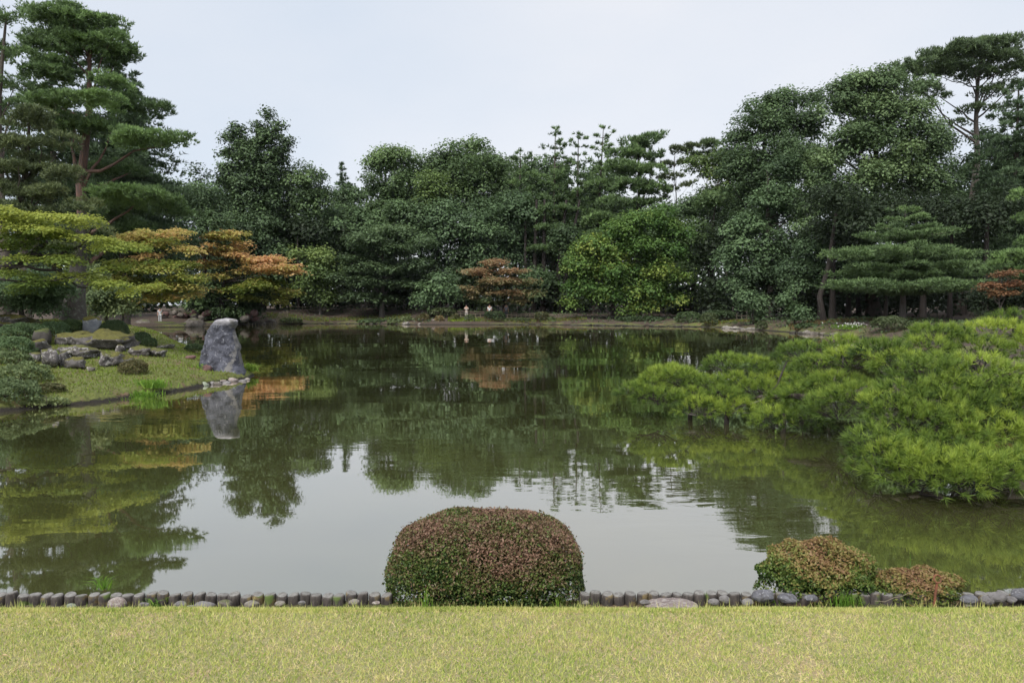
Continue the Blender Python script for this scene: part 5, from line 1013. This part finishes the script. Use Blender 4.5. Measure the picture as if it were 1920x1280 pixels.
# ================================================================== people (far bank)
def person(x, D, h, label, shirt, trousers, arm='down', step=0.1, yaw=0.0, hat=None):
    q = P(x, 600, D); g0 = gz(q[0], q[1]); rt = empty('person', (q[0], q[1], g0), label, 'person'); s = h/1.72; rt.rotation_euler = (0, 0, yaw)
    def skin(name, vs, es, rs, mat, parent=rt):
        me = bpy.data.meshes.new(name); me.from_pydata([tuple(c*s for c in v) for v in vs], es, []); me.update()
        o = bpy.data.objects.new(name, me); COL.objects.link(o); o.parent = parent
        md = o.modifiers.new('skin', 'SKIN'); md.use_smooth_shade = True
        for i, r in enumerate(rs): me.skin_vertices[0].data[i].radius = ((r if isinstance(r, tuple) else (r, r))[0]*s, (r if isinstance(r, tuple) else (r, r))[1]*s)
        me.skin_vertices[0].data[0].use_root = True
        sb = o.modifiers.new('subd', 'SUBSURF'); sb.levels = 1; sb.render_levels = 1
        me.materials.append(M[mat]); return o
    hands = {'down': ((.24,.02,1.10),(.25,-.05,.84)), 'raised': ((.25,-.10,1.18),(.10,-.30,1.38))}[arm]
    e_, w_ = hands
    vs = [(0,0,.95),(0,0,1.15),(0,0,1.38),(0,-.01,1.50),(0,-.015,1.60),(0,-.02,1.68),
          (.17,0,1.40),e_,w_,(w_[0]-.01,w_[1]-.05,w_[2]-.07),(-.17,0,1.40),(-e_[0],e_[1],e_[2]),(-w_[0],w_[1],w_[2]),(-w_[0]+.01,w_[1]-.05,w_[2]-.07),
          (.09,0,.88),(.10,-step*.5,.50),(.10,-step*.2,.08),(.10,-step*.2-.14,.03),(-.09,0,.88),(-.10,step*.3,.50),(-.10,step,.08),(-.10,step-.14,.03)]
    es = [(0,1),(1,2),(2,3),(3,4),(4,5),(2,6),(6,7),(7,8),(8,9),(2,10),(10,11),(11,12),(12,13),(0,14),(14,15),(15,16),(16,17),(0,18),(18,19),(19,20),(20,21)]
    rs = [(.13,.10),(.12,.09),(.14,.10),.05,(.078,.095),(.07,.085),.055,.04,.03,.035,.055,.04,.03,.035,.085,.055,.04,.035,.085,.055,.04,.035]
    skin('body', vs, es, rs, 'skin')
    skin('shirt', [vs[1],vs[0],vs[2],vs[6],tuple(np.array(vs[6])*.35+np.array(e_)*.65),vs[10],tuple(np.array(vs[10])*.35+np.array(vs[11])*.65)], [(0,1),(0,2),(2,3),(3,4),(2,5),(5,6)], [(.145,.115),(.15,.12),(.155,.115),.075,.062,.075,.062], shirt)
    skin('trousers', [vs[0],vs[14],vs[15],vs[16],vs[18],vs[19],vs[20]], [(0,1),(1,2),(2,3),(0,4),(4,5),(5,6)], [(.15,.12),.10,.075,.06,.10,.075,.06], trousers)
    hb = rock_mb((0, .015*s, 1.665*s), (.105*s, .125*s, .105*s), 7, 2, 0, 0.02); hb.smooth = True; hb.build('hat' if hat else 'hair', M[hat or 'hair'], rt)
    return rt
person(918, 82.9, 1.74, 'person in a white shirt standing behind dark clipped balls on the far bank', 'cloth_white', 'cloth_dark', 'down')
person(874.5, 83.2, 1.66, 'person in beige clothes with raised arms left of the one in white', 'cloth_beige', 'cloth_beige', 'raised')
person(949, 84.5, 1.70, 'person in a grey shirt in the shade under the brownish maple', 'cloth_grey', 'cloth_dark', 'down')
person(300, 73.8, 1.45, 'person all in white standing on the stone edge of the left far bank', 'cloth_white', 'cloth_white', 'down', 0.05, 0.6)

# ================================================================== foreground pine over the water
POLY = np.array([(1165,744),(1195,716),(1260,686),(1310,666),(1400,656),(1480,643),(1560,634),(1640,627),(1720,622),(1790,602),(1850,593),(1930,583),(2080,565),(2080,900),(1930,888),(1850,912),(1750,925),(1690,900),(1620,880),(1560,830),(1550,800),(1470,803),(1380,790),(1290,778),(1240,755)], float)
def inpoly(x, y):
    c = False; n = len(POLY)
    for i in range(n):
        x1, y1 = POLY[i]; x2, y2 = POLY[(i+1) % n]
        if (y1 > y) != (y2 > y) and x < (x2-x1)*(y-y1)/(y2-y1)+x1: c = not c
    return c
def pineD(x, y):
    a = 16.6-(y-640)*0.014; b = 13.6-(y-590)*0.0139; w_ = min(max((x-1470)/180, 0), 1)
    if y > 790: w_ = 1
    return a*(1-w_)+b*w_
prow = (8.6, 13.5); pz = gz(11.6, 13.4); proot = empty('foreground_pine', (11.6, 13.4, pz), 'low spreading bright green pine reaching over the water from the right on wooden props', 'tree')
pb = np.array([11.6, 13.4, pz-0.2])
pads = []
yy = 600
row = 0
while yy < 925:
    sx = 60; xx = 1150+(row % 2)*sx/2+rng.uniform(-8, 8)
    while xx < 2080:
        x_, y_ = xx+rng.uniform(-14, 14), yy+rng.uniform(-9, 9)
        edge = x_-(1585+max(0, 815-y_)*0.75)          # border of the nearer clump, which hangs lower over the water
        near = y_ > 690 and edge > 0
        gap = (y_ > 700 and abs(edge) < 20) or (x_ > 1690 and 672 < y_ < 696)
        if not gap and inpoly(x_, y_+5) and inpoly(x_, y_-16): pads.append((x_, y_, pineD(x_, y_)-(1.5*(930-y_)/240 if near else 0)))
        xx += sx if x_ < 1540 else sx*1.45
    yy += 29 if yy < 790 else 42; row += 1
pads += [(1195,738,15.6),(1222,722,15.9),(1255,705,16.0),(1240,748,15.4),(1505,800,13.9),(1450,812,14.0),(1655,868,9.7),(1705,893,9.2),(1765,905,9.0),(1830,895,9.0),(1895,880,9.1),(1740,872,9.4)]
hubs = [np.array(P(1880, 800, 10.9)), np.array(P(1720, 760, 12.0)), np.array(P(1560, 745, 13.8)), np.array(P(1440, 740, 14.9)), np.array(P(1330, 742, 15.6)), np.array(P(1230, 748, 15.6)), np.array(P(1780, 870, 9.9)), np.array(P(1640, 850, 10.2)), np.array(P(1840, 700, 12.6))]
for h_ in hubs: h_[2] = max(h_[2]-0.02, 0.28)
mb = MB(); mb.smooth = True; tube(mb, [pb, pb+[-.8,-.1,.8], pb+[-2.4,-.4,1.2]], [.34,.26,.18], 10, wob=.06); mb.build('trunk', M['bark'], proot, (11.6, 13.4, pz))
def limb(pts, r0, r1):
    m_ = MB(); m_.smooth = True; n = len(pts); P2 = []
    for a, b in zip(pts[:-1], pts[1:]): P2 += list(curve(a, b, 5, 0.02, .3)[:-1])
    P2.append(pts[-1]); tube(m_, np.array(P2), np.linspace(r0, r1, len(P2)), 7, wob=.05); m_.build('limb', M['bark'], proot, (11.6, 13.4, pz))
tq = pb+[-2.4,-.4,1.2]
limb([tq, hubs[8], hubs[1], hubs[2], hubs[3], hubs[4], hubs[5]], .10, .016)
limb([tq, hubs[0], hubs[6], hubs[7]], .09, .03); limb([hubs[0], P(1700,800,11)], .07, .03); limb([hubs[1], P(1640,690,13.2)], .06, .02)
org = (11.6, 13.4, pz)
def needles(m_, C, A, L_, k, spread, t):
    n = len(C); C2 = np.repeat(C, k, 0)+np.repeat(unit(A), k, 0)*rng.uniform(0, .05, n*k)[:, None]; A2 = np.repeat(unit(A), k, 0); t2 = np.repeat(t, k)+rng.normal(0, .07, n*k)
    d = unit(A2+rng.normal(size=(n*k, 3))*spread); s1 = unit(np.cross(d, rng.normal(size=(n*k, 3)))); l = L_*rng.uniform(.75, 1.15, n*k)[:, None]; wd = .0085
    tipdrop = np.zeros_like(d); 
    V = np.stack([C2-s1*wd/2, C2+s1*wd/2, C2+d*l+tipdrop], 1).reshape(-1, 3); m_.add(V, np.arange(3*n*k).reshape(-1, 3), np.clip(t2, .14, 1))
ntuft = 0
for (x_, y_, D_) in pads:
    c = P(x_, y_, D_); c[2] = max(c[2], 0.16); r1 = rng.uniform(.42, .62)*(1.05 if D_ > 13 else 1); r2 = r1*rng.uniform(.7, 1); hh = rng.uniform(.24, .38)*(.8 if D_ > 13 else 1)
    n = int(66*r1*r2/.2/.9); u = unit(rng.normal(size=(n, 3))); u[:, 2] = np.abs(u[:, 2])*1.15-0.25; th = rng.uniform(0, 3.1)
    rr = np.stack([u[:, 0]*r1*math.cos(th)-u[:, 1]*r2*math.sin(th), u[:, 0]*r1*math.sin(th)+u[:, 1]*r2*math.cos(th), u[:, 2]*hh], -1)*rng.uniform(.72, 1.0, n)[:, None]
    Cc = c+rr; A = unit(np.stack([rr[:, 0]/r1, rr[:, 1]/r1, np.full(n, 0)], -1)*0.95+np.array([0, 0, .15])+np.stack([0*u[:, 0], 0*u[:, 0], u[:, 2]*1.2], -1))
    pt = rng.normal(0, .13); t = .43+pt+.36*np.clip(u[:, 2], -.2, 1)+rng.normal(0, .09, n); dead = rng.uniform(0, 1, n) < .015; t = np.where(dead, .0, t)  # young tips and pad shading put into needle colour: tufts lighten upward
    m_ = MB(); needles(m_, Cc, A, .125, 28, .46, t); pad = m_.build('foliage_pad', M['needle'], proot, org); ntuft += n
    hb = min(hubs, key=lambda q: np.linalg.norm(q-c)); m_ = MB(); m_.smooth = True; e_ = c-[0, 0, hh*.5]
    tube(m_, curve(hb, e_, 5, -.03, .4), np.linspace(.026, .012, 5), 5, cap=False)
    for j in range(0, n, 3): tube(m_, [e_+(Cc[j]-e_)*.25, Cc[j]*.8+e_*.2], [.006, .003], 3, cap=False)
    m_.build('twig', M['bark_grey'] if rng.uniform() < .12 else M['bark_dark'], pad, (0, 0, 0)); COL.objects[-1].location = tuple(-np.array(org)) if False else (0, 0, 0)
    tw = [o for o in pad.children][0]; tw.data.transform(__import__('mathutils').Matrix.Translation(-Vector(org)))
# wooden props standing in the water under the pine
for i, (x_, yw, lab) in enumerate([(1294,783,'leftmost dark wooden prop standing in the water under the pine tip'),(1362,795,'middle dark wooden prop in the water under the pine'),(1468,809,'rightmost dark wooden prop in the water under the pine')]):
    D_ = WD(yw)
    b = P(x_, yw, D_); top = b.copy(); top[2] = 0.34; top[0] += .03
    rt = empty('pine_prop', tuple(b), lab, 'post', None); m_ = MB(); m_.smooth = True; tube(m_, [b-[0,0,.5], b+[0,0,.1], top], [.058,.052,.038], 9, wob=.08); m_.build('post', M['bark_dark'], rt, tuple(b))
tot = sum(len(o.data.polygons) for o in SC.objects if o.type == 'MESH'); tri = 0
for me in {o.data for o in SC.objects if o.type == 'MESH'}:
    n = len(me.loops)-2*len(me.polygons); tri += n
print('TRIS', tri, 'pads', len(pads), 'tufts', ntuft, 'objects', len(SC.objects), 'leafs', STATS)
